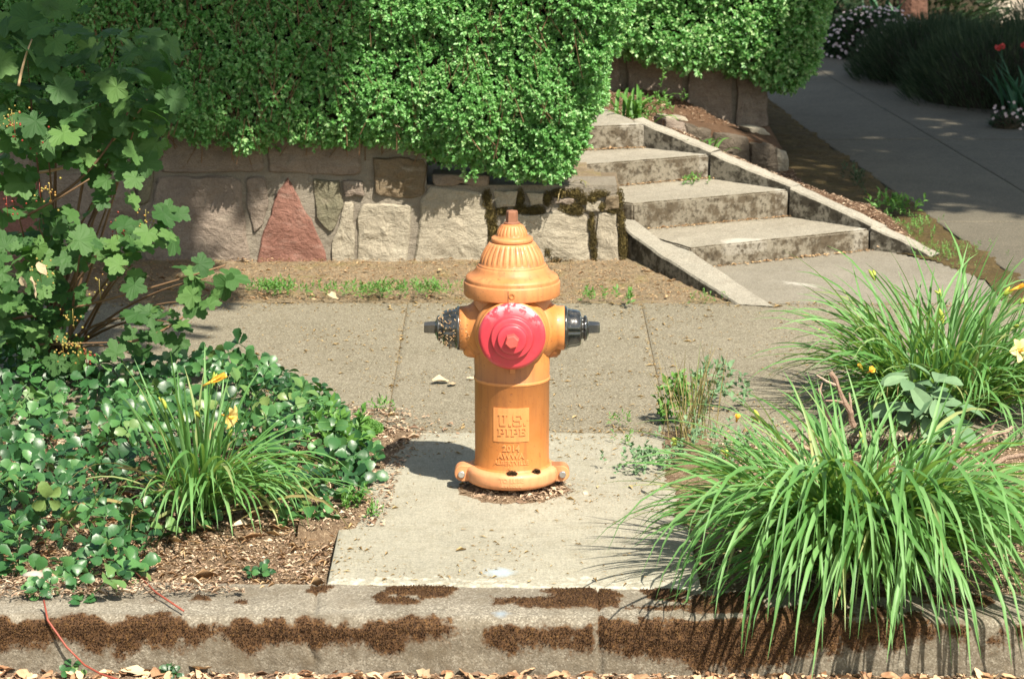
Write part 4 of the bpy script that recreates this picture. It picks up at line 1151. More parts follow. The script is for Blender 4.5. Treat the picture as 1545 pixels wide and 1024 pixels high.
def sdf_points(f, lo, hi, n, d0=-.10, d1=.0, keep=None):
    out = []; tot = 0
    while tot < n:
        p = rng.uniform(lo, hi, (n * 3, 3)); v = f(p)
        m = (v < d1) & (v > d0) & (rng.random(len(p)) < np.exp((v - d1) * 12))
        if keep is not None: m &= keep(p)
        p = p[m]; out.append(p); tot += len(p)
    p = np.vstack(out)[:n]
    e_ = .02; g = np.stack([f(p + d) - f(p - d) for d in np.eye(3) * e_], 1)
    return p, unit(g)
def smax(a, b, k):
    h = np.clip(.5 + .5 * (a - b) / k, 0, 1); return b * (1 - h) + a * h + k * h * (1 - h)

# hedge over the long wall
hb_x = [-2.6, -1.7, -1.41, -1.17, -.90, -.60, -.36, -.20, .02, .22, .40]
hb_z = [.72, .70, .64, .60, .60, .59, .53, .46, .44, .46, .56]
def hedge1(p):
    x, y, z = p[:, 0], p[:, 1], p[:, 2]
    yf = 3.60 + .10 * (1 - sstep(.5, .8, z)) - .05 * sstep(.7, 1.3, z) * 0
    xe = np.interp(z, [.3, .5, .62, .85, 1.15, 1.6], [.13, .23, .285, .37, .46, .50])
    a = smax(yf - y, x - xe, .16)
    b = np.interp(x, hb_x, hb_z) + .10 * sstep(3.75, 4.0, y) * 0 - z
    a = smax(a, b, .05)
    a = np.maximum(a, y - 4.45); a = np.maximum(a, z - 1.62)
    return a - .22 * (fbm(p * [1, 1, .8], 5.0, 3, 41) - .5) - .085 * (fbm(p, 16, 2, 42) - .5)
hedge = root('hedge', (-.8, 4.0, .45), 'big clipped hedge of tiny bright green leaves overhanging the long stone wall', 'hedge')
keep = lambda p: (p[:, 1] < 3.60 + .42) | ((p[:, 0] > .05) & (p[:, 1] < 4.4))
P, N = sdf_points(hedge1, [-2.5, 3.4, .42], [.65, 4.45, 1.35], 34000, -.085, .0, keep)
sprigs(P, N, 9, .0165, .0125, 'foliage', M['hedge_leaf'], hedge)['kind'] = 'stuff'
P, N = sdf_points(hedge1, [-2.5, 3.4, 1.35], [.65, 4.45, 1.7], 3000, -.10, .0)
sprigs(P, N, 7, .035, .026, 'foliage', M['hedge_leaf'], hedge)['kind'] = 'stuff'
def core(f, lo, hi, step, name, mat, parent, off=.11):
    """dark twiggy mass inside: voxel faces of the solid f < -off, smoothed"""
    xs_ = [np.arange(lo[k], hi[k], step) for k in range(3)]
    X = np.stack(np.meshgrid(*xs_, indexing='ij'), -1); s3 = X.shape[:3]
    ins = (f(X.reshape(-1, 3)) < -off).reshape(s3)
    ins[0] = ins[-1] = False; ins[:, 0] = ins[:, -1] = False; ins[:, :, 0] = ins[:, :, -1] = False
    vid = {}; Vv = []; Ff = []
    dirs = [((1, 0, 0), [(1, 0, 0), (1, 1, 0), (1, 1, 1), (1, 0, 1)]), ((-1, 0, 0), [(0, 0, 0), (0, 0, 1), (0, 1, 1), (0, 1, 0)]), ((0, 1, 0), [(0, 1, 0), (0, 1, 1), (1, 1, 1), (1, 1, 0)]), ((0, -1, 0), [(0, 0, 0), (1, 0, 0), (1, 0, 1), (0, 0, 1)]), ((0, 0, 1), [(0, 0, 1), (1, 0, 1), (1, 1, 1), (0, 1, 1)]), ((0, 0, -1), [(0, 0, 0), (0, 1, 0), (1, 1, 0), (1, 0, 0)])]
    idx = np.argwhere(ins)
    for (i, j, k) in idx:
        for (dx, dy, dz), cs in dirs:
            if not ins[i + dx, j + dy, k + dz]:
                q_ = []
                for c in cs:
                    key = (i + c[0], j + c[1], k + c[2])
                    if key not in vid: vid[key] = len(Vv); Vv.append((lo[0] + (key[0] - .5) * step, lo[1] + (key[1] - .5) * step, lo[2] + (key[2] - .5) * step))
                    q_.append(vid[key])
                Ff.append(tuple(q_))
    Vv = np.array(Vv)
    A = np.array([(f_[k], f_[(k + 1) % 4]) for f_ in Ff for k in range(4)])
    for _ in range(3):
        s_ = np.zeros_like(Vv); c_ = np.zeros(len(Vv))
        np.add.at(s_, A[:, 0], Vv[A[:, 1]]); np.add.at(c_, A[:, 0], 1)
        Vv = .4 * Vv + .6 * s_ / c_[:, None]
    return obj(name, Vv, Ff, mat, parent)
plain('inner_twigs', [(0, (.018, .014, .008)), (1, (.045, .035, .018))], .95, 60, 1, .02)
core(hedge1, (-2.6, 3.3, .4), (.7, 4.6, 1.8), .055, 'branches', M['inner_twigs'], hedge)
# bare twigs showing between the leaves
mb = MB()
for k in range(420):
    x = random.uniform(-2.0, .3) if k % 3 else random.uniform(-1.9, -1.0); z = random.uniform(.55, 1.3)
    p = np.array([[x, 3.8, z]]);
    for _ in range(12):
        if hedge1(p)[0] > -.012: break
        p[0, 1] -= .02
    a = p[0]; d = np.array([random.gauss(0, .3), -random.uniform(.05, .3), random.uniform(.5, 1)])
    d = d / np.linalg.norm(d) * random.uniform(.04, .13)
    mb.add(*tube(bez(a - d, a + rng.normal(0, .01, 3), a + d, 4), [.0022, .002, .0016, .001], 4))
o = mb.build('twigs', M['twig'], hedge); o['kind'] = 'stuff'

def hedge2f(p):
    x, y, z = p[:, 0], p[:, 1], p[:, 2]
    yf = 6.62 + .1 * (1 - sstep(.4, .7, z))
    xe = np.interp(z, [.2, .4, .55, .8, 1.2], [1.42, 1.55, 1.62, 1.72, 1.78])
    a = smax(yf - y, x - xe, .2)
    b = np.interp(x, [.4, .75, 1.0, 1.3, 1.5, 1.8], [.63, .60, .55, .46, .44, .62]) - z
    a = smax(a, b, .06); a = np.maximum(a, z - 1.5); a = np.maximum(a, y - 8.4)
    return a - .20 * (fbm(p, 4.5, 3, 61) - .5) - .09 * (fbm(p, 14, 2, 62) - .5)
hg2 = root('hedge', (1.1, 7.2, .4), 'smaller hedge with a rounded right end above the wall behind the steps', 'hedge')
keep = lambda p: (p[:, 1] < 7.05) | ((p[:, 0] > 1.3) & (p[:, 1] < 8.2))
P, N = sdf_points(hedge2f, [.2, 6.3, .3], [2.0, 8.4, 1.3], 14000, -.12, 0, keep)
sprigs(P, N, 8, .023, .017, 'foliage', M['hedge_leaf'], hg2)['kind'] = 'stuff'
core(hedge2f, (.0, 6.3, .3), (2.0, 8.5, 1.6), .07, 'branches', M['inner_twigs'], hg2, .13)

# ------------------------------------------------------------------ strap leaved clumps (daylilies)
def blade(base, az, L, elev0, curl, w, n=11, twist=0.0, side=0.0, tipdroop=0.0):
    """ribbon with a folded midrib, arching under its own weight"""
    P = [np.array(base, float)]; el = elev0; a = az; ds = L / n
    for k in range(n):
        t = k / n
        P.append(P[-1] + ds * np.array([math.cos(el) * math.cos(a), math.cos(el) * math.sin(a), math.sin(el)]))
        el -= curl * (.25 + 1.5 * t) / n * (1 if el > -1.35 else .1); a += side / n
        if el < -1.25: el = -1.25
    P = np.array(P); T = unit(np.gradient(P, axis=0))
    S_ = unit(np.stack([-np.sin(az + side * np.linspace(0, 1, n + 1)), np.cos(az + side * np.linspace(0, 1, n + 1)), np.zeros(n + 1)], 1))
    Nn = np.cross(T, S_)
    tw = twist * np.linspace(0, 1, n + 1)[:, None]
    S_, Nn = S_ * np.cos(tw) + Nn * np.sin(tw), Nn * np.cos(tw) - S_ * np.sin(tw)
    t = np.linspace(0, 1, n + 1)
    ww = w * (.55 + .45 * np.minimum(1, t * 4)) * np.clip((1 - t) * 2.6, 0, 1) ** .75 + .0004
    V = np.stack([P - S_ * ww[:, None] * .5 + Nn * ww[:, None] * .22, P, P + S_ * ww[:, None] * .5 + Nn * ww[:, None] * .22], 1).reshape(-1, 3)
    F = []
    for i in range(n):
        for c in (0, 1): F.append((i * 3 + c, i * 3 + c + 1, (i + 1) * 3 + c + 1, (i + 1) * 3 + c))
    return V, F, P
def floor_clip(V, zf):
    V = V.copy(); V[:, 2] = np.maximum(V[:, 2], zf(V[:, 0], V[:, 1]) + .004); return V
def ground_all(x, y):
    z = np.where(y > -1.06, .008, .012)
    return np.where(y < KF(x) + .01, -.165, z)
def clump(name_label, c, spec, cat='daylily', mat='lily_leaf', maxparts=300, group=None):
    rt = root('daylily', tuple(c), name_label, cat, group)
    bl = []
    for (n, az0, az1, L0, L1, e0, e1, c0, c1, w0, w1, rad) in spec:
        for k in range(n):
            az = random.uniform(az0, az1); L = random.uniform(L0, L1) * random.uniform(.85, 1.1)
            r_ = rad * math.sqrt(random.random()); ph = az + random.gauss(0, .9)
            b = np.array(c) + [r_ * math.cos(ph), r_ * math.sin(ph), 0]
            V, F, P = blade(b, az, L, random.uniform(e0, e1), random.uniform(c0, c1), random.uniform(w0, w1), 11, random.gauss(0, .5), random.gauss(0, .35))
            bl.append((L * random.uniform(.8, 1.2), floor_clip(V, ground_all), F))
    md = MB()
    for k in range(34):
        az = random.uniform(0, TAU); b = np.array(c) + [random.gauss(0, .10), random.gauss(0, .10), 0]
        V, F, P = blade(b, az, random.uniform(.25, .6), random.uniform(.2, 1.0), random.uniform(1.2, 3.0), random.uniform(.006, .012), 9, random.gauss(0, 1.5), random.gauss(0, .8))
        md.add(floor_clip(V, ground_all), F)
    md.build('dead_foliage', M['dry_grass'], rt, smooth=True)['kind'] = 'stuff'
    bl.sort(key=lambda q: -q[0])
    for L, V, F in bl[:maxparts]:
        obj('leaf_blade', V, F, M[mat], rt, loc=V[1], smooth=True)
    if len(bl) > maxparts:
        mb_ = MB()
        for L, V, F in bl[maxparts:]: mb_.add(V, F)
        o = mb_.build('foliage', M[mat], rt, smooth=True); o['kind'] = 'stuff'
    return rt
def scape(rt, c, tip, buds=3, r=.0032):
    c, tip = np.array(c, float), np.array(tip, float)
    mid = (c + tip) / 2 + [0, 0, .05]; mid[:2] = c[:2] * .65 + tip[:2] * .35
    v, f = tube(bez(c, mid, tip, 9), r, 6); obj('stalk', v, f, M['weed_leaf'], rt, smooth=True)
    d0 = unit(tip - mid)
    for k in range(buds):
        d = unit(d0 + rng.normal(0, .45, 3) + [0, 0, .25]); L = random.uniform(.028, .05); R_ = L * random.uniform(.15, .2)
        prof = [(0.0006, 0), (R_ * .6, L * .12), (R_, L * .4), (R_ * .85, L * .7), (R_ * .35, L * .93), (.0005, L)]
        V, F = lathe(prof, 10)
        q = Vector(d).to_track_quat('Z', 'Y').to_matrix()
        V = V @ np.array(q).T + tip - d * .004 - np.array([0, 0, random.uniform(0, .02)])
        obj('bud', V, F, M['bud'], rt, smooth=True)
TAU = 2 * math.pi
cA = (1.04, -.88, 0.0)
A = clump('largest daylily clump, arching over the kerb at the right front', cA, [
    (130, -2.45, -.70, .78, 1.10, .75, 1.2, 2.4, 3.2, .011, .020, .15),
    (70, -2.3, -.9, .60, .85, .75, 1.2, 2.0, 2.8, .011, .019, .15),
    (80, -2.9, -.3, .48, .76, .5, 1.0, 1.5, 2.6, .010, .017, .15),
    (120, -.7, 1.2, .45, .80, .55, 1.1, 1.0, 2.2, .010, .016, .17),
    (140, 1.7, 3.6, .48, .80, .55, 1.1, .8, 2.0, .010, .016, .18),
    (200, -3.1, 3.1, .36, .64, .95, 1.45, .4, 1.5, .009, .015, .21),
    (26, 2.9, 3.8, .50, .70, .35, .75, .8, 1.8, .010, .014, .12)])
for (x, y, yy, b) in [(1020, 660, -.2, 2), (1098, 682, -.3, 2), (1160, 640, -.1, 1), (1145, 630, .0, 2), (1300, 660, -.1, 3), (1300, 790, -1.0, 1), (1438, 752, -.8, 1), (1275, 685, -.2, 2), (1330, 700, -.1, 1)]:
    scape(A, cA, AT(x, y, yy), b)
cB = (1.56, 1.10, 0.0)
Bc = clump('daylily clump behind the largest one, against the sidewalk', cB, [
    (170, -3.1, 3.1, .45, .68, .95, 1.45, .5, 1.6, .009, .015, .22),
    (110, 2.2, 4.2, .45, .72, .45, 1.1, 1.0, 2.2, .009, .015, .17),
    (130, -1.1, 1.2, .45, .72, .45, 1.1, .9, 2.2, .009, .015, .20),
    (120, -2.6, -.5, .35, .62, .6, 1.2, 1.4, 2.6, .009, .015, .20)])
for (x, y, yy, b) in [(1320, 415, 1.3, 3), (1418, 442, 1.3, 3), (1422, 480, 1.1, 2), (1515, 440, 1.2, 3), (1540, 450, 1.2, 1), (1456, 548, .9, 3), (1530, 490, 1.0, 1), (1250, 470, 1.2, 0)]:
    scape(Bc, cB, AT(x, y, yy), b)
cC = (-.985, -.28, 0.0)
Cc = clump('slender daylily clump rising from the ground cover on the left', cC, [
    (44, -3.1, 3.1, .34, .56, 1.2, 1.52, .2, .9, .009, .014, .07),
    (80, -1.7, .3, .34, .56, .75, 1.25, 1.8, 3.0, .009, .015, .07),
    (22, -2.4, -1.2, .26, .42, .8, 1.3, 2.2, 3.4, .007, .011, .06),
    (14, -.1, 1.0, .38, .60, .5, .95, .7, 1.6, .006, .010, .05),
    (6, 2.6, 3.6, .25, .42, .5, .9, 1.5, 2.5, .006, .010, .05)])
for (x, y, yy, b) in [(322, 572, -.15, 2), (250, 608, -.25, 2), (276, 632, -.3, 1), (345, 655, -.3, 2)]:
    scape(Cc, cC, AT(x, y, yy), b, .0026)
def petal_np(L, W, curl, m=6):
    V = []
    for i in range(m + 1):
        t = i / m; w = W * math.sin(math.pi * min(1, .12 + .85 * t)) ** .8
        r_ = L * (t - .12 * t * t); z = L * (.75 * t - curl * t * t)
        for s in (-1, -.5, 0, .5, 1): V.append((r_ * .75, s * w * .5, z + .12 * w * abs(s) + .05 * w * math.sin(9 * t + s * 3)))
    F = [(i * 5 + c, i * 5 + c + 1, (i + 1) * 5 + c + 1, (i + 1) * 5 + c) for i in range(m) for c in range(4)]
    return np.array(V), F
def bloom(rt, p, d, L, W, curl, name='flower', mats=('petal', 'petal_dark'), npet=6, opening=1.0):
    q = np.array(Vector(d).to_track_quat('Z', 'Y').to_matrix()); mb_ = MB()
    for k in range(npet):
        V, F = petal_np(L, W * (1 if k % 2 else .75), curl)
        V[:, 0] *= opening
        a = TAU * k / npet + random.uniform(-.1, .1); c_, s_ = math.cos(a), math.sin(a)
        V = np.stack([V[:, 0] * c_ - V[:, 1] * s_, V[:, 0] * s_ + V[:, 1] * c_, V[:, 2]], 1)
        mb_.add(V @ q.T + p, F, mi=0)
    for k in range(5):
        a = TAU * k / 5
        v, f = tube([(0, 0, 0), (.1 * L * math.cos(a), .1 * L * math.sin(a), L * .6)], .0012, 4); mb_.add(np.array(v) @ q.T + p, f, mi=1)
    v, f = tube([(0, 0, -L * .35), (0, 0, .02)], [.003, .006], 6); mb_.add(np.array(v) @ q.T + p, f, mi=1)
    return mb_.build(name, [M[m_] for m_ in mats], rt, smooth=True)
bloom(Cc, AT(343, 628, -.3), (.85, -.45, -.15), .062, .030, .55)
bloom(Cc, AT(318, 576, -.2), (.8, -.1, .42), .085, .020, .1, opening=.16, mats=('petal_dark', 'petal_dark'))
bloom(Cc, AT(300, 628, -.25), (-.2, -.5, .6), .034, .012, .1, opening=.25, mats=('petal_dark', 'bud'))
bloom(Bc, AT(1537, 530, .85), (.3, -.8, .35), .070, .036, .5)
bloom(Bc, AT(1530, 436, 1.1), (.8, -.1, .4), .060, .014, .1, opening=.2, mats=('petal_dark', 'petal_dark'))
bloom(Bc, AT(1300, 556, .75), (-.4, -.5, .7), .038, .014, .1, opening=.25, mats=('petal_dark', 'bud'))
bloom(Bc, AT(1312, 560, .72), (.3, -.5, .4), .040, .016, .3, opening=.5, mats=('petal_dark', 'petal_dark'))
bloom(A, AT(1112, 632, .05), (.1, -.5, .8), .036, .016, .3, opening=.4, mats=('petal_dark', 'petal_dark'))

# ------------------------------------------------------------------ leafy ground cover
def leaflet(L, W, m=5, serr=True, fold=.18, cup=.12, seed=0):
    """rounded leaflet from the origin along +x; returns verts, faces"""
    r = random.Random(seed); V = []; n = 9
    edge = []
    for k in range(n):
        t = k / (n - 1); x = L * t
        w = W * .5 * math.sin(math.pi * t ** 1.7) ** .60 if 0 < t < 1 else 0
        edge.append((x, w))
    mid = [(x, 0, -cup * L * (x / L) ** 2) for x, w in edge]
    def side(s):
        out = []
        for k, (x, w) in enumerate(edge):
            j = (1.0 + (.10 if k % 2 else -.07) * serr) if 0 < k < n - 1 else 1
            out.append((x, s * w * j, fold * w - cup * L * (x / L) ** 2 + r.uniform(-.01, .01) * L))
        return out
    Lf, Rf = side(1), side(-1)
    V = mid + Lf[1:-1] + Rf[1:-1]; o1, o2 = n, n + n - 2
    F = []
    for k in range(n - 1):
        a, b = k, k + 1
        l0 = o1 + k - 1 if 0 < k else None; l1 = o1 + k if k + 1 < n - 1 else None
        r0 = o2 + k - 1 if 0 < k else None; r1 = o2 + k if k + 1 < n - 1 else None
        F.append(tuple(v for v in (a, b, l1, l0) if v is not None)); F.append(tuple(v for v in (b, a, r0, r1) if v is not None))
    return np.array(V), F
def trifoliate(seed, L=.046, W=.038):
    r = random.Random(seed); mb_ = MB()
    for k, a in enumerate((0, 1.85, -1.85)):
        V, F = leaflet(L * r.uniform(.85, 1.1) * (1.05 if k == 0 else .95), W * r.uniform(.9, 1.1), seed=seed * 3 + k, fold=r.uniform(.15, .5), cup=r.uniform(-.1, .25))
        a += r.uniform(-.2, .2); ti = r.uniform(.15, .8)
        V = np.stack([V[:, 0] * math.cos(ti), V[:, 1], V[:, 2] + V[:, 0] * math.sin(ti)], 1)
        V = np.stack([V[:, 0] * math.cos(a) - V[:, 1] * math.sin(a), V[:, 0] * math.sin(a) + V[:, 1] * math.cos(a), V[:, 2]], 1)
        mb_.add(V, F, .0)
    v, f = tube([(0, 0, 0), (.004, 0, -.03), (-.004, .003, -.07)], [.0011, .0013, .0015], 4); mb_.add(v, f, .6)
    return np.vstack(mb_.V), mb_.F
def tint0(n): return {'tint': np.zeros(n)}
def rosette(seed):
    r = random.Random(seed); mb_ = MB(); k0 = r.choice((5, 5, 6, 4))
    for k in range(k0):
        low_ = k >= 3
        V, F = leaflet(.046 * r.uniform(.85, 1.1), .037 * r.uniform(.9, 1.12), seed=seed * 7 + k, fold=r.uniform(.25, .55), cup=r.uniform(-.05, .4))
        a = k * 2.3 + r.uniform(-.3, .3); ti = r.uniform(-.25, .15) if low_ else r.uniform(.2, .75)
        V = V + [.006, 0, 0]
        V = np.stack([V[:, 0] * math.cos(ti) - V[:, 2] * math.sin(ti), V[:, 1], V[:, 2] * math.cos(ti) + V[:, 0] * math.sin(ti)], 1)
        V = np.stack([V[:, 0] * math.cos(a) - V[:, 1] * math.sin(a), V[:, 0] * math.sin(a) + V[:, 1] * math.cos(a), V[:, 2] - (.010 if low_ else 0)], 1)
        mb_.add(V, F, .0)
    v, f = tube([(0, 0, 0), (.004, 0, -.03), (-.004, .003, -.09)], [.0013, .0015, .0018], 4); mb_.add(v, f, .6)
    return np.vstack(mb_.V), mb_.F
tri = [rosette(k) for k in range(10)]
tri_me = [mesh_from('cover_leaf', V, F, M['cover_leaf'], smooth=True) for V, F in tri]
cov_px = [(-60, 560), (0, 548), (60, 545), (140, 560), (230, 545), (330, 548), (380, 555), (440, 570), (490, 590), (520, 620), (560, 660), (578, 690), (560, 712), (530, 745), (500, 765), (440, 775), (410, 740), (370, 720), (300, 770), (235, 800), (215, 850), (190, 885), (130, 890), (90, 850), (0, 845), (-60, 850)]
cov = [tuple(G(x, y, .05)[:2]) for x, y in cov_px]
cover = root('ground_cover', (-1.2, .4, 0), 'thick patch of glossy three part leaves filling the left planting bed', 'ground cover')
def cov_h(x, y):
    inn = 9.9 * np.ones_like(x)
    for i in range(len(cov)):
        a, b = np.array(cov[i]), np.array(cov[(i + 1) % len(cov)]); ab = b - a
        t = np.clip(((x - a[0]) * ab[0] + (y - a[1]) * ab[1]) / (ab @ ab), 0, 1)
        inn = np.minimum(inn, np.hypot(x - a[0] - t * ab[0], y - a[1] - t * ab[1]))
    f = fbm(np.c_[x, y, 0 * x], 4.5, 3, 91)
    return .030 + sstep(0, .22, inn) * (.085 + .30 * (f - .45)), f
P = scatter_in(cov, 2200, 0.0)
h, f = cov_h(P[:, 0], P[:, 1])
ok = (f > .42) | (rng.random(len(P)) < .25)
P, h = P[ok], h[ok]
# keep the leaves apart a little
order = rng.permutation(len(P)); kept = []
for i in order:
    if all((P[i, 0] - P[j, 0]) ** 2 + (P[i, 1] - P[j, 1]) ** 2 > .056 ** 2 for j in kept): kept.append(i)
P, h = P[kept], h[kept]
def leaf_matrix(p, s, tilt=.45, toward=(-.0, -.5, .9)):
    n = Vector(unit(np.array(toward) + rng.normal(0, tilt, 3)))
    q = n.to_track_quat('Z', 'Y').to_matrix().to_4x4()
    return Matrix.Translation(Vector(p)) @ q @ Matrix.Rotation(random.uniform(0, TAU), 4, 'Z') @ Matrix.Scale(s, 4)
lv = []
for i in range(len(P)):
    z = h[i] + random.uniform(-.035, .035)
    lv.append((P[i, 1] + random.uniform(-.3, .3), leaf_matrix((P[i, 0], P[i, 1], z), random.uniform(.6, 1.25), .55), random.randrange(10)))
    if random.random() < .6: lv.append((9, leaf_matrix((P[i, 0] + random.gauss(0, .02), P[i, 1] + random.gauss(0, .02), z * random.uniform(.3, .7)), random.uniform(.6, .9), .7), random.randrange(10)))
lv.sort(key=lambda q: q[0])
nparts = 300
for k, (yy, m, vi) in enumerate(lv[:nparts]):
    o = link('leaf', tri_me[vi], cover); o.matrix_basis = Matrix.Translation(-Vector(cover.location)) @ m
def join_instances(name, items, lib, mat, parent, smooth=False):
    V = []; F = []; T = []; n = 0
    for (m, vi) in items:
        v, f = lib[vi]; R_ = np.array(m.to_3x3()); t = np.array(m.translation)
        V.append(v @ R_.T + t); F += [tuple(i + n for i in q) for q in f]; T.append(np.full(len(v), random.random())); n += len(v)
    o = obj(name, np.vstack(V), F, mat, parent, smooth=smooth, attrs={'tint': np.concatenate(T)}); o['kind'] = 'stuff'; return o
join_instances('foliage', [(m, vi) for _, m, vi in lv[nparts:]], tri, M['cover_leaf'], cover, True)
# single sprouts of the same plant
def sprout(px, py, n, size, label, z=0.0, mat='cover_leaf', name='seedling', cat='seedling', spread=.03, toward=(0, -.5, .9)):
    g = G(px, py, z); rt = root(name, tuple(g), label, cat)
    for k in range(n):
        a = TAU * k / n + random.uniform(-.4, .4); r_ = spread * random.uniform(.3, 1)
        p = np.array([r_ * math.cos(a), r_ * math.sin(a), random.uniform(.012, .035) * size / 1.0])
        v, f = tube([(0, 0, 0), p * [.6, .6, .6], p], .0011, 4); obj('stem', np.array(v) + g, f, M['weed_leaf'], rt)
        me = tri_me[random.randrange(10)]
        if mat != 'cover_leaf':
            me = me.copy(); me.materials.clear(); me.materials.append(M[mat])
        o = link('leaf', me, rt); o.matrix_basis = leaf_matrix(p, size * random.uniform(.8, 1.1), .3, toward)
    return rt
sprout(395, 868, 4, .55, 'small bright leafy sprout in bare dirt near the kerb, left of the pad', spread=.035)
sprout(60, 893, 5, .7, 'small leafy plantlet at the head of the red runner, on the kerb edge', spread=.035, z=.01)
sprout(256, 1018, 4, .5, 'tiny green sprout among tan leaves in the gutter', z=-.16, spread=.02)
sprout(5, 868, 3, .7, 'leaf sprout at the far left edge of the photo above the kerb', spread=.03)
sprout(110, 1018, 3, .6, 'pale green leaf plantlet at the lower end of the red runner', z=-.16, spread=.03)
# red runner hanging over the kerb
runner_pts = [G(66, 905, .03), AT(72, 935, KF(-1.3) - .015), AT(100, 975, KF(-1.3) - .03), AT(128, 1003, KF(-1.3) - .05), G(152, 1016, -.12), G(210, 1035, -.14)]
v, f = tube(np.array(runner_pts), .0032, 6)
setp(obj('runner', v, f, M['red_stem'], loc=runner_pts[0], smooth=True), 'thin red runner stem hanging over the kerb face at the left', 'runner')
v, f = tube(np.array([G(203, 862, .02), G(235, 893, .02), G(277, 921, .012)]), .003, 6)
setp(obj('runner', v, f, M['red_stem'], loc=G(203, 862, .02), smooth=True), 'short red brown dry stem lying across the kerb top at the left', 'runner')
# light green leafy weed in the ground cover, green cushion beside the pad
wd = root('weed', tuple(G(505, 700)), 'light green pointed leaf weed inside the ground cover near its right end', 'weed')
P, N = [], []
g = G(505, 695)
Pn = g + rng.normal(0, 1, (26, 3)) * [.045, .06, .0] + np.c_[np.zeros(26), np.zeros(26), rng.uniform(.03, .13, 26)]
sprigs(Pn, np.tile([0, -.3, 1.], (26, 1)), 7, .045, .020, 'leaves', M['weed_leaf'], wd)['kind'] = 'stuff'
g = G(548, 655)
u = unit(rng.normal(0, 1, (1100, 3))); u[:, 2] = abs(u[:, 2])
cu = root('moss_cushion', tuple(g), 'small round bright green cushion plant beside the left back corner of the pad', 'cushion plant')
sprigs(g + u * [.058, .075, .035], u, 5, .010, .005, 'foliage', M['weed_leaf'], cu)['kind'] = 'stuff'

# weeds and small plants, one thing each
def weed(px, py, n, r, hgt, label, L=.02, W=.010, mat='weed_leaf', z=0.0, leafn=6, name='weed', cat='weed', flat=False, ry=None):
    g = G(px, py, z); rt = root(name, tuple(g), label, cat)
    Pn = g + np.c_[rng.normal(0, r, n), rng.normal(0, ry or r, n), rng.uniform(.003, hgt, n)]
    sprigs(Pn, np.tile([0, -.2, 1.], (n, 1)), leafn, L, W, 'foliage', M[mat], rt)['kind'] = 'stuff'
    return rt
weed(418, 440, 90, .055, .03, 'low spreading green weed against the sidewalk edge below the red stone', .016, .008, ry=.05, z=.015)
weed(490, 442, 16, .05, .02, 'sparse weed beside the pointed pale leaf at the sidewalk edge', .02, .006, z=.015)
weed(560, 446, 60, .09, .03, 'bluish green weed strip at the sidewalk edge below the big grey stone', .022, .006, z=.015, ry=.04)
weed(640, 444, 80, .10, .03, 'bright weed strip along the sidewalk edge just left of the hydrant top', .020, .006, z=.015, ry=.04)
weed(890, 452, 14, .04, .02, 'small pale weed at the sidewalk edge right of the hydrant', .02, .008, z=.015)
weed(940, 458, 5, .02, .015, 'single flat green leaf weed on the dirt strip before the steps', .028, .014, z=.015)
weed(1060, 455, 12, .05, .012, 'yellowish weed at the foot of the left step kerb', .016, .005, z=.01)
weed(578, 620, 8, .02, .03, 'tiny weed in the dark dirt between sidewalk and ground cover', .022, .007)
weed(533, 770, 14, .03, .04, 'small seedling on bare dirt left of the pad', .022, .010)
weed(560, 783, 7, .015, .02, 'tiny seedling touching the left edge of the pad', .018, .008)
weed(935, 643, 8, .02, .025, 'tiny weed in the joint right of the hydrant', .020, .005)
weed(945, 672, 6, .02, .02, 'small weed on the right part of the pad near its back edge', .018, .006)
weed(975, 712, 40, .05, .07, 'blue green small leaved weed spilling onto the right edge of the pad', .018, .014, mat='sage_leaf')
weed(1015, 640, 34, .035, .14, 'upright broad leaf weed beside the wispy dry grass', .03, .018)
weed(1085, 615, 30, .06, .12, 'grey green leaves behind the wispy dry grass', .030, .018, mat='sage_leaf')
weed(1100, 700, 70, .12, .10, 'undergrowth beneath the left side of the largest daylily clump', .020, .012, mat='sage_leaf')
weed(1350, 320, 26, .05, .03, 'pale broad leaf weed in the mossy edge of the path', .035, .016, z=.02)
weed(1372, 345, 90, .07, .03, 'yellow green weed tuft on the mossy edge nearest the steps end', .014, .005, z=.02, ry=.16)
weed(1430, 385, 80, .08, .025, 'low grassy weeds where the path meets the landing', .014, .004, z=.01, ry=.16)
weed(1290, 275, 24, .03, .04, 'bluish weeds along the path edge beside the mossy earth', .022, .008, z=.02, ry=.25, mat='dark_leaf')
weed(1040, 278, 10, .03, .01, 'fallen green sprig on the second step', .02, .010, z=.228)
def grass_tuft(c, n, L0, L1, w, spread, label, mat, e0=1.1, e1=1.5, curl=(.2, .8), rad=.05, name='grass_tuft', cat='grass tuft', maxp=60):
    rt = root(name, tuple(c), label, cat); mb_ = MB()
    for k in range(n):
        az = random.uniform(0, TAU); b = np.array(c) + [random.gauss(0, rad), random.gauss(0, rad), 0]
        V, F, _ = blade(b, az, random.uniform(L0, L1), random.uniform(e0, e1), random.uniform(*curl), w, 6)
        if k < maxp: obj('leaf_blade', V, F, M[mat], rt, loc=V[1])
        else: mb_.add(V, F)
    if n > maxp: mb_.build('foliage', M[mat], rt)['kind'] = 'stuff'
    return rt
grass_tuft(G(1045, 668), 60, .22, .38, .0035, 0, 'wispy half dry grass standing between the pad and the daylilies', 'dry_grass', 1.2, 1.5, (.1, .5), .035)
bed_p = AT(965, 180, 5.9)
grass_tuft(tuple(AT(955, 186, 5.6)), 26, .16, .32, .020, 0, 'drooping strap leaf plant on the bank above the top step', 'weed_leaf', .5, 1.3, (1.2, 2.6), .05)
weed(990, 182, 30, .05, .12, 'bushy weed right of the strap leaf plant on the bank', .022, .010, z=.42)
weed(1000, 178, 8, .012, .24, 'tall thin weed standing against the shaded wall', .022, .012, z=.42)
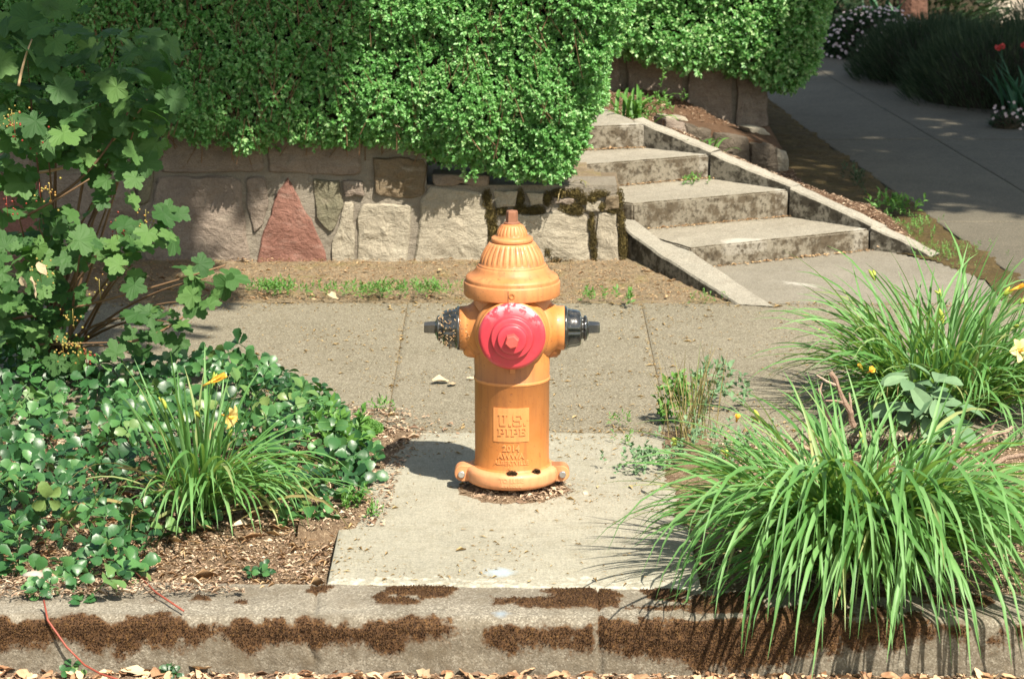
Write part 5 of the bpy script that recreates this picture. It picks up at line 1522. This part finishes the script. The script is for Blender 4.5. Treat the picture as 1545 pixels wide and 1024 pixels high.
grass_tuft(tuple(AT(1060, 232, 5.25)), 16, .12, .22, .010, 0, 'dark narrow leaf tuft on the bank beside the third step', 'weed_leaf', .5, 1.2, (1.2, 2.4), .05)
grass_tuft(tuple(AT(855, 285, 4.02)), 12, .14, .26, .007, 0, 'pale bent straw stalks under the right end of the big hedge', 'dry_grass', .3, 1.0, (1.0, 2.2), .05)

# grey green soft leaved plant and dead wood between the two clumps
sg = root('leafy_plant', tuple(AT(1405, 640, .62)), 'pale grey green soft leaf plant between the two right daylily clumps', 'leafy plant')
sg_c = np.array(sg.location)
def big_leaf(L, W, seed):
    V, F = leaflet(L, W, serr=False, fold=.25, cup=.30, seed=seed); return V, F
heads = [AT(1372, 548, .45), AT(1412, 575, .40), AT(1435, 610, .38), AT(1395, 600, .42), AT(1420, 650, .40), AT(1360, 590, .5)]
for i, hd in enumerate(heads):
    base = np.array([sg_c[0] + random.gauss(0, .02), sg_c[1] + random.gauss(0, .02), 0.0])
    v, f = tube(bez(base, (base + hd) / 2 + [0, .04, .05], hd, 8), [.0045] * 4 + [.003] * 4, 6); obj('stem', v, f, M['sage_leaf'], sg, smooth=True)
    for k in range(9):
        V, F = big_leaf(random.uniform(.085, .14), random.uniform(.042, .062), i * 9 + k)
        a = TAU * k / 7 + random.uniform(-.4, .4); el = random.uniform(-.5, .5)
        d = Vector((math.cos(a) * math.cos(el), math.sin(a) * math.cos(el) - .1, math.sin(el)))
        x = d.normalized(); z = Vector((random.gauss(0, .3), -.35, 1)); y = z.cross(x).normalized(); z = x.cross(y)
        Rm = np.array([[x[j], y[j], z[j]] for j in range(3)])
        obj('leaf', V @ Rm.T + hd + np.array([0, 0, -.012 * k]), F, M['sage_leaf'], sg, loc=hd)
def snag(px, py, d, L, r, label, yy, twigs=2):
    c = AT(px, py, yy); d = unit(np.array(d, float)); P = [c - d * L * .5]
    for k in range(7): P.append(P[-1] + (d + rng.normal(0, .18, 3)) * L / 7)
    rt = root('dead_branch', tuple(c), label, 'dead branch')
    V, F = tube(P, np.linspace(r, r * .6, 8), 8); V = np.array(V) + (fbm(np.array(V), 60, 3, 5) - .5)[:, None] * r * .8
    obj('branch', V, F, M['dead_wood'], rt)
    for k in range(twigs):
        a = P[random.randrange(2, 6)]; q = unit(d + rng.normal(0, .7, 3))
        v, f = tube([a, a + q * L * .2, a + q * L * .38 + rng.normal(0, .008, 3)], [r * .5, r * .4, r * .25], 6); obj('twig', v, f, M['dead_wood'], rt)
snag(1270, 605, (-.45, .1, .9), .19, .011, 'forked pale dead branch standing behind the largest daylily clump', .45, 3)
snag(1243, 612, (-.3, 0, .8), .12, .009, 'short broken twig left of the forked dead branch', .5, 1)
snag(1432, 690, (.1, 0, .95), .20, .012, 'thick dead stub under the grey green plant', .25, 2)
snag(1470, 672, (.55, -.1, .7), .17, .015, 'stout dead branch stub right of the grey green plant', .25, 3)
snag(1500, 655, (.9, 0, .4), .12, .010, 'small broken branch pointing right above the long driftwood stem', .28, 2)
snag(1520, 702, (1, -.15, .12), .34, .010, 'long pale bent stem lying across at the right edge of the photo', .1, 0)
snag(1525, 718, (1, -.1, -.08), .30, .005, 'thin twig below the long pale bent stem', .05, 1)

# ------------------------------------------------------------------ currant shrub on the left
def lobed_leaf(seed):
    r = random.Random(seed)
    # palmate outline: five lobes with toothed edges, unit size
    out = []
    lob = [(-2.3, .62), (-1.15, .88), (0, 1.0), (1.15, .88), (2.3, .62)]
    prev = None
    pts = [(-2.95, .18)]
    for i, (a, R_) in enumerate(lob):
        R_ *= r.uniform(.92, 1.08)
        pts += [(a - .44, R_ * .80), (a - .33, R_ * .88), (a - .20, R_ * .86), (a - .12, R_ * .97), (a, R_), (a + .12, R_ * .97), (a + .20, R_ * .86), (a + .33, R_ * .88), (a + .44, R_ * .80)]
        if i < 4: pts.append(((a + lob[i + 1][0]) / 2, min(R_, lob[i + 1][1]) * .70))
    pts.append((2.95, .18))
    bend = r.uniform(-.55, .3); cup = r.uniform(-.1, .7)
    V = [(0, 0, 0)]
    for sc in (.5, 1):
        for a, R_ in pts:
            x, y = R_ * sc * math.cos(a), R_ * sc * math.sin(a)
            vein = min(abs(a - l[0]) for l in lob)
            z = .10 * min(vein, .6) * R_ * sc * 1.6 - cup * .4 * (y * y) + bend * x * abs(x) * .6 + r.uniform(-.012, .012)
            V.append((x + .15, y, z - .04))
    V[0] = (.15 - .0, 0, -.02)
    n = len(pts)
    F = [(0, 1 + k, 2 + k) for k in range(n - 1)] + [(1 + k, 1 + n + k, 2 + n + k, 2 + k) for k in range(n - 1)]
    v, f = tube([(.15, 0, -.02), (-.15, 0, -.03), (-.45, .02, -.10)], [.012, .012, .014], 4)
    b = len(V); V = V + [tuple(q) for q in v]; F += [tuple(i + b for i in q) for q in f]
    return np.array(V), F
lob = [lobed_leaf(k) for k in range(12)]
lob_me = [mesh_from('currant_leaf', V, F, M['currant_leaf']) for V, F in lob]
cur = root('currant_shrub', (-1.78, 1.75, 0), 'tall currant shrub with lobed leaves and berry strings at the left edge', 'shrub')
cur_l = np.array(cur.location)
cl = [ # px, py, rx, ry, n, depth y, size
 (40, 70, 75, 60, 26, 1.5, .066), (175, 70, 75, 40, 20, 1.75, .060), (60, 170, 85, 60, 34, 1.45, .064), (180, 150, 75, 50, 30, 1.6, .058), (248, 95, 35, 35, 9, 1.7, .058),
 (130, 215, 70, 40, 20, 1.6, .056), (205, 215, 45, 40, 20, 1.6, .056), (215, 150, 50, 50, 16, 1.5, .058), (180, 265, 45, 25, 8, 1.5, .05), (15, 290, 45, 60, 16, 1.5, .058), (60, 345, 60, 40, 14, 1.45, .056), (85, 235, 60, 30, 8, 1.6, .05),
 (135, 355, 40, 22, 6, 1.2, .060), (120, 385, 25, 16, 4, 1.2, .055), (185, 360, 35, 24, 8, 1.35, .052), (228, 350, 28, 24, 5, 1.3, .056), (262, 335, 24, 28, 7, 1.3, .054),
 (200, 400, 50, 26, 10, 1.3, .046), (30, 420, 50, 60, 34, 1.4, .050), (30, 480, 60, 50, 24, 1.6, .048), (60, 330, 60, 50, 14, 1.7, .05), (95, 440, 40, 50, 18, 1.5, .048), (312, 420, 40, 26, 9, 1.25, .056), (300, 455, 30, 16, 4, 1.2, .05),
 (225, 490, 38, 26, 12, 1.2, .048), (265, 490, 22, 20, 5, 1.2, .045), (200, 535, 28, 16, 5, 1.15, .046), (30, 500, 50, 45, 20, 1.4, .056), (90, 520, 60, 25, 10, 1.45, .050), (80, 30, 60, 20, 8, 1.6, .06), (160, 300, 40, 30, 4, 1.5, .05)]
stems = []; cur_leaves = []
for (x, y, rx, ry, n, dy, sz) in cl:
    for k in range(int(n * 1.1)):
        a = random.uniform(0, TAU); q = math.sqrt(random.random())
        px, py = x + rx * q * math.cos(a), y + ry * q * math.sin(a)
        p = AT(px, py, dy + random.uniform(-.22, .22))
        if p[2] < .06: p[2] = random.uniform(.08, .16)
        tw = (.15, -.55, .65)
        sc_ = sz * random.choice((random.uniform(.5, .95), random.uniform(.95, 1.5), random.uniform(.95, 1.5)))
        cur_leaves.append((p[1] * .4 - sc_ * 8, leaf_matrix(p, sc_, .40, tw), random.randrange(12)))
    stems.append((AT(x, y, dy + .05), n))
cur_leaves.sort(key=lambda q: q[0])
for _, m, vi in cur_leaves[:300]:
    o = link('leaf', lob_me[vi], cur); o.matrix_basis = Matrix.Translation(-Vector(cur_l)) @ m
if len(cur_leaves) > 300: join_instances('foliage', [(m, vi) for _, m, vi in cur_leaves[300:]], lob, M['currant_leaf'], cur)
for i, (tip, n) in enumerate(stems):
    b = cur_l + [random.gauss(0, .05), random.gauss(0, .06), .0]
    mid = b * .45 + tip * .55 + [random.gauss(0, .04), 0, .10 + .08 * random.random()]
    v, f = tube(bez(b, mid, tip, 12), np.linspace(.007, .0022, 12), 6); obj('branch', v, f, M['twig'], cur, smooth=True)
# long arching canes seen between the leaves
for (a, b, c, ya, yc) in [((20, 480), (120, 470), (340, 400), 1.6, 1.25), ((60, 260), (160, 250), (222, 150), 1.6, 1.5), ((80, 300), (150, 260), (195, 165), 1.5, 1.45), ((30, 330), (90, 300), (135, 270), 1.5, 1.4), ((0, 520), (90, 520), (200, 515), 1.5, 1.2), ((200, 515), (260, 500), (295, 460), 1.2, 1.2), ((28, 130), (35, 90), (48, 60), 1.3, 1.4)]:
    v, f = tube(bez(AT(*a, ya), AT(*b, (ya + yc) / 2 - .05), AT(*c, yc), 12), np.linspace(.006, .003, 12), 6); obj('branch', v, f, M['straw'] if a[1] < 300 else M['twig'], cur, smooth=True)
for (x, y, n, yy, mt) in [(18, 180, 22, 1.2, 'berry_pale'), (22, 196, 10, 1.2, 'berry_red'), (60, 205, 8, 1.3, 'berry_red'), (75, 290, 18, 1.2, 'berry_pale'), (60, 290, 8, 1.25, 'berry_red'), (110, 480, 14, 1.1, 'berry_pale'), (95, 525, 26, 1.05, 'berry_pale'), (118, 530, 22, 1.0, 'berry_pale'), (130, 540, 8, 1.0, 'berry_red'), (60, 410, 20, 1.1, 'berry_pale'), (175, 345, 14, 1.2, 'berry_red'), (220, 330, 12, 1.3, 'berry_pale'), (150, 435, 8, 1.1, 'berry_pale'), (10, 310, 8, 1.2, 'berry_red')]:
    mb_ = MB(); c = AT(x, y, yy)
    v, f = tube([c + [0, 0, .035], c, c + [.004, 0, -.04]], .0009, 4); mb_.add(v, f)
    for k in range(n):
        V, F = lathe([(.0004, -.0042), (.003, -.003), (.0043, 0), (.003, .003), (.0004, .0042)], 7)
        mb_.add(V * random.uniform(.7, 1.15) + c + rng.normal(0, 1, 3) * [.022, .015, .026], F)
    o = mb_.build('berries', M[mt], cur, smooth=True); o['kind'] = 'stuff'
V, F = dry_leaf_mesh(5, 1)
for k, (x, y, s, tl) in enumerate([(50, 432, .085, 1.3), (62, 405, .06, .9), (35, 425, .05, 1.1)]):
    me = mesh_from('dry_leaf', np.array(V), F, M['pale_dry_leaf'], smooth=True); o = link('dry_leaf', me, cur)
    o.matrix_basis = Matrix.Translation(Vector(AT(x, y, 1.08) - cur_l)) @ Matrix.Rotation(tl, 4, 'Y') @ Matrix.Rotation(k, 4, 'X') @ Matrix.Scale(s, 4)
    o['label'] = 'pale dried leaf hanging among the green ones'

# ------------------------------------------------------------------ far right: garden beside the path
def mound(c, rx, ry, rz, n, L, w, label, mat, name='bushy_plant', cat='bush', upb=1.0):
    rt = root(name, tuple(c), label, cat)
    u = unit(rng.normal(0, 1, (n, 3))); u[:, 2] = np.abs(u[:, 2]); r_ = rng.uniform(.72, 1.0, n)[:, None]
    P = np.array(c) + u * [rx, ry, rz] * r_ * (1 + .25 * (fbm(u * 3, 1, 3, 7) - .5))[:, None]
    D = unit(u * [1, 1, .6] + [0, 0, upb] + rng.normal(0, .25, (n, 3))); Nn = unit(np.cross(D, rng.normal(0, 1, (n, 3))))
    V, F = leaves_np(P - D * L * .3, D, Nn, L * rng.uniform(.6, 1.3, n), np.full(n, w), .1, .05)
    obj('foliage', V, F, M[mat], rt, attrs={'tint': np.repeat(rng.random(n), 4)})['kind'] = 'stuff'
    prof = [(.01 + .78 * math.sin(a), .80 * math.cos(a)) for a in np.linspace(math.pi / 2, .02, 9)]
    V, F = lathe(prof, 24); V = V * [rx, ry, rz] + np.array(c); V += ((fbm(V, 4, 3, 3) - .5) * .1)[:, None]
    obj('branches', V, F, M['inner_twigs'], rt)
    return rt
leaf_mat('grey_leaf', [(0, (.03, .055, .03)), (.7, (.06, .09, .05)), (1, (.13, .16, .09))], .7, .15, (.06, .1, .04), .2)
mound(G(1400, 135) + [.15, .6, 0], .62, .6, .42, 7000, .11, .006, 'dark spiky lavender mound beside the path, left of two', 'grey_leaf')
mound(G(1520, 190) + [.25, 1.3, 0], .75, .8, .50, 8000, .12, .006, 'dark grey green lavender mound nearest the right edge', 'grey_leaf')
fl = mound(G(1320, 95) + [.05, .5, 0], .40, .4, .33, 2600, .05, .028, 'dark bush dotted with pinkish white flowers at the end of the path', 'dark_leaf', upb=.2)
def dots(rt, c, rx, ry, rz, n, s, mat, name='blossoms', lowz=0.0):
    u = unit(rng.normal(0, 1, (n, 3))); u[:, 2] = np.abs(u[:, 2]); u[:, 1] = -np.abs(u[:, 1])
    P = np.array(c) + u * [rx, ry, rz]
    B = np.repeat(P, 5, 0); a = np.tile(np.arange(5) * TAU / 5, n); nn_ = np.repeat(unit(u + rng.normal(0, .4, (n, 3)) + [0, -.5, .4]), 5, 0)
    t1 = unit(np.cross(nn_, [0.1, 0.2, 1.])); t2 = np.cross(nn_, t1)
    D = t1 * np.cos(a)[:, None] + t2 * np.sin(a)[:, None]
    V, F = leaves_np(B, D, nn_, np.full(len(B), s), np.full(len(B), s * .8), .1, -.1)
    obj(name, V, F, M[mat], rt, attrs={'tint': np.repeat(np.repeat(rng.random(n), 5), 4)})['kind'] = 'stuff'
dots(fl, fl.location, .42, .42, .36, 190, .013, 'white_petal')
fl3 = mound(G(1525, 195) + [0, .1, 0], .12, .12, .10, 260, .04, .012, 'low white flowered plant at the right edge of the path', 'dark_leaf', upb=.2)
dots(fl3, fl3.location, .15, .14, .16, 24, .012, 'white_petal')
def iris(c, n, L, label, mat='dark_leaf', w=.03):
    rt = root('iris_plant', tuple(c), label, 'iris')
    for k in range(n):
        az = random.uniform(0, TAU); b = np.array(c) + [random.gauss(0, .06), random.gauss(0, .06), 0]
        V, F, _ = blade(b, az, L * random.uniform(.6, 1.1), random.uniform(.9, 1.45), random.uniform(.2, .9), w, 7)
        obj('leaf_blade', V, F, M[mat], rt, loc=V[1])
    return rt
leaf_mat('iris_leaf', [(0, (.025, .09, .045)), (1, (.05, .15, .07))], .5, .2, (.05, .18, .06))
iris(G(1540, 175), 22, .42, 'iris like sword leaves at the right edge beside the path', 'iris_leaf')
iris(G(1328, 62), 18, .45, 'sword leaf clump behind the white flowered bush', 'iris_leaf', .035)
for (x, y) in ((1511, 70), (1545, 70)):
    g = G(x - 3, 165); c = AT(x, y, g[1]); rt = root('red_flower', tuple(g), 'single red bloom on a tall stalk above the dark mound' if x < 1530 else 'red bloom cut by the right edge of the photo', 'flower')
    v, f = tube(bez(g, (g + c) / 2 + [.02, 0, 0], c, 6), .004, 5); obj('stalk', v, f, M['iris_leaf'], rt)
    for k in range(3): bloom(rt, c + rng.normal(0, .012, 3), unit(rng.normal(0, 1, 3) + [0, -.8, .5]), .034, .032, .6, mats=('red_petal', 'red_petal'), npet=5)
mound(np.array([2.2, 12.9, 0]), .55, .5, .42, 2600, .07, .02, 'dark reddish low shrub closing the far end behind the small hedge', 'dark_leaf', upb=.3)
mound(np.array([3.0, 14.2, 0]), 1.0, .6, .70, 3600, .09, .03, 'deep shaded shrub behind the sword leaf clump', 'dark_leaf', upb=.3)
mound(np.array([4.2, 11.6, 0]), .9, .8, .55, 4200, .12, .008, 'far dark mound at the upper right corner', 'grey_leaf')
tr = root('tree', (3.02, 12.9, 0), 'reddish brown tree trunk at the very top right, behind the flowers', 'tree')
V, F = tube([(3.02, 12.9, -.1), (3.03, 12.9, .5), (3.0, 12.95, 1.6), (3.05, 13, 4.2)], [.13, .095, .085, .05], 14)
V = np.array(V) + ((fbm(np.array(V), 12, 3, 3) - .5) * .03)[:, None]; obj('trunk', V, F, M['bark'], tr)
gw = root('garden_wall', (4.6, 14.4, 0), 'pale sunlit low wall far behind the path at the top right', 'wall')
mb = MB(); mb.add(*box(3.25, 9.5, 14.3, 14.55, -.05, .55)); mb.build('wall_body', M['pale_stucco'], gw)
mb = MB(); mb.add(*box(3.20, 9.5, 14.25, 14.6, .553, .61)); mb.build('coping', M['pale_stucco'], gw)

# ------------------------------------------------------------------ trees out of frame that throw the photograph's shade
def crown_tree(base, hgt, crown_c, radii, n, label, leaf=.16, holes=.50, seed=5, limbs=6, cut=None):
    rt = root('tree', tuple(base), label, 'tree')
    cc = np.array(crown_c); b = np.array(base, float)
    V, F = tube(bez(b, (b + cc) / 2 * [1, 1, 1] * 1.0 + [0, 0, .3], cc, 10), np.linspace(.22, .09, 10), 12); obj('trunk', V, F, M['bark'], rt, smooth=True)
    for k in range(limbs):
        d = unit(rng.normal(0, 1, 3) * [1, 1, .5]) * np.array(radii) * .8
        V, F = tube(bez(cc - [0, 0, .4], cc + d * .5 + [0, 0, .2], cc + d, 7), np.linspace(.08, .02, 7), 7); obj('limb', V, F, M['bark'], rt, smooth=True)
    P = []
    while sum(map(len, P)) < n:
        u = rng.uniform(-1, 1, (n, 3)); m = (u ** 2).sum(1) < 1
        u = u[m]; p = cc + u * radii
        m = fbm(p, 1.5, 3, seed) > holes
        if cut is not None: m &= cut(p)
        P.append(p[m])
    P = np.vstack(P)[:n]
    D = unit(rng.normal(0, 1, (n, 3))); Nn = unit(np.cross(D, rng.normal(0, 1, (n, 3))))
    V, F = leaves_np(P, D, Nn, leaf * rng.uniform(.6, 1.3, n), leaf * .7 * np.ones(n))
    obj('crown', V, F, M['crown_leaf'], rt, attrs={'tint': np.repeat(rng.random(n), 4)})['kind'] = 'stuff'
    return rt
def shade_cut(zp, region):
    """keep only crown leaves whose shadow lands in region (a tree trimmed clear of the sunlit ground)"""
    s = np.array(SUN_DIR) / SUN_DIR.z
    def f(p):
        g = p - s * (p[:, 2:3] - zp); return region(g[:, 0], g[:, 1])
    return f
TREES = True
if TREES:
    s = np.array(SUN_DIR) / SUN_DIR.z
    # left: shadow over the currant, the left of the hedge and the left walk
    cen = np.array([-2.6, 3.4, .6]) + s * 4.6
    crown_tree((-4.6, 1.2, -.05), 5, cen, (2.1, 2.1, .8), 11000, 'tall tree standing left of the photo, shading the currant shrub', .15, .38, 5,
               cut=shade_cut(.6, lambda x, y: (x < -1.06 + .05 * (y - 3.6) + .55 * (fbm(np.c_[x, y, 0 * x], 2.5, 3, 8) - .5) * 2) & (y > 1.7)))
    cen = np.array([3.6, 8.6, .3]) + s * 5.5
    crown_tree((7.5, 3.2, -.05), 6, cen, (3.3, 4.4, 1.2), 34000, 'large tree standing right of the photo, shading the path', .18, .40, 15,
               cut=shade_cut(.1, lambda x, y: (y < 12.8) & (y > 5.15 + .25 * (fbm(np.c_[x, y, 0 * x], 2.5, 3, 8) - .5) * 2) & (x > 1.35 - .10 * (y - 5) + .3 * (fbm(np.c_[x, y, 0 * x + 3], 2.5, 3, 8) - .5) * 2)))
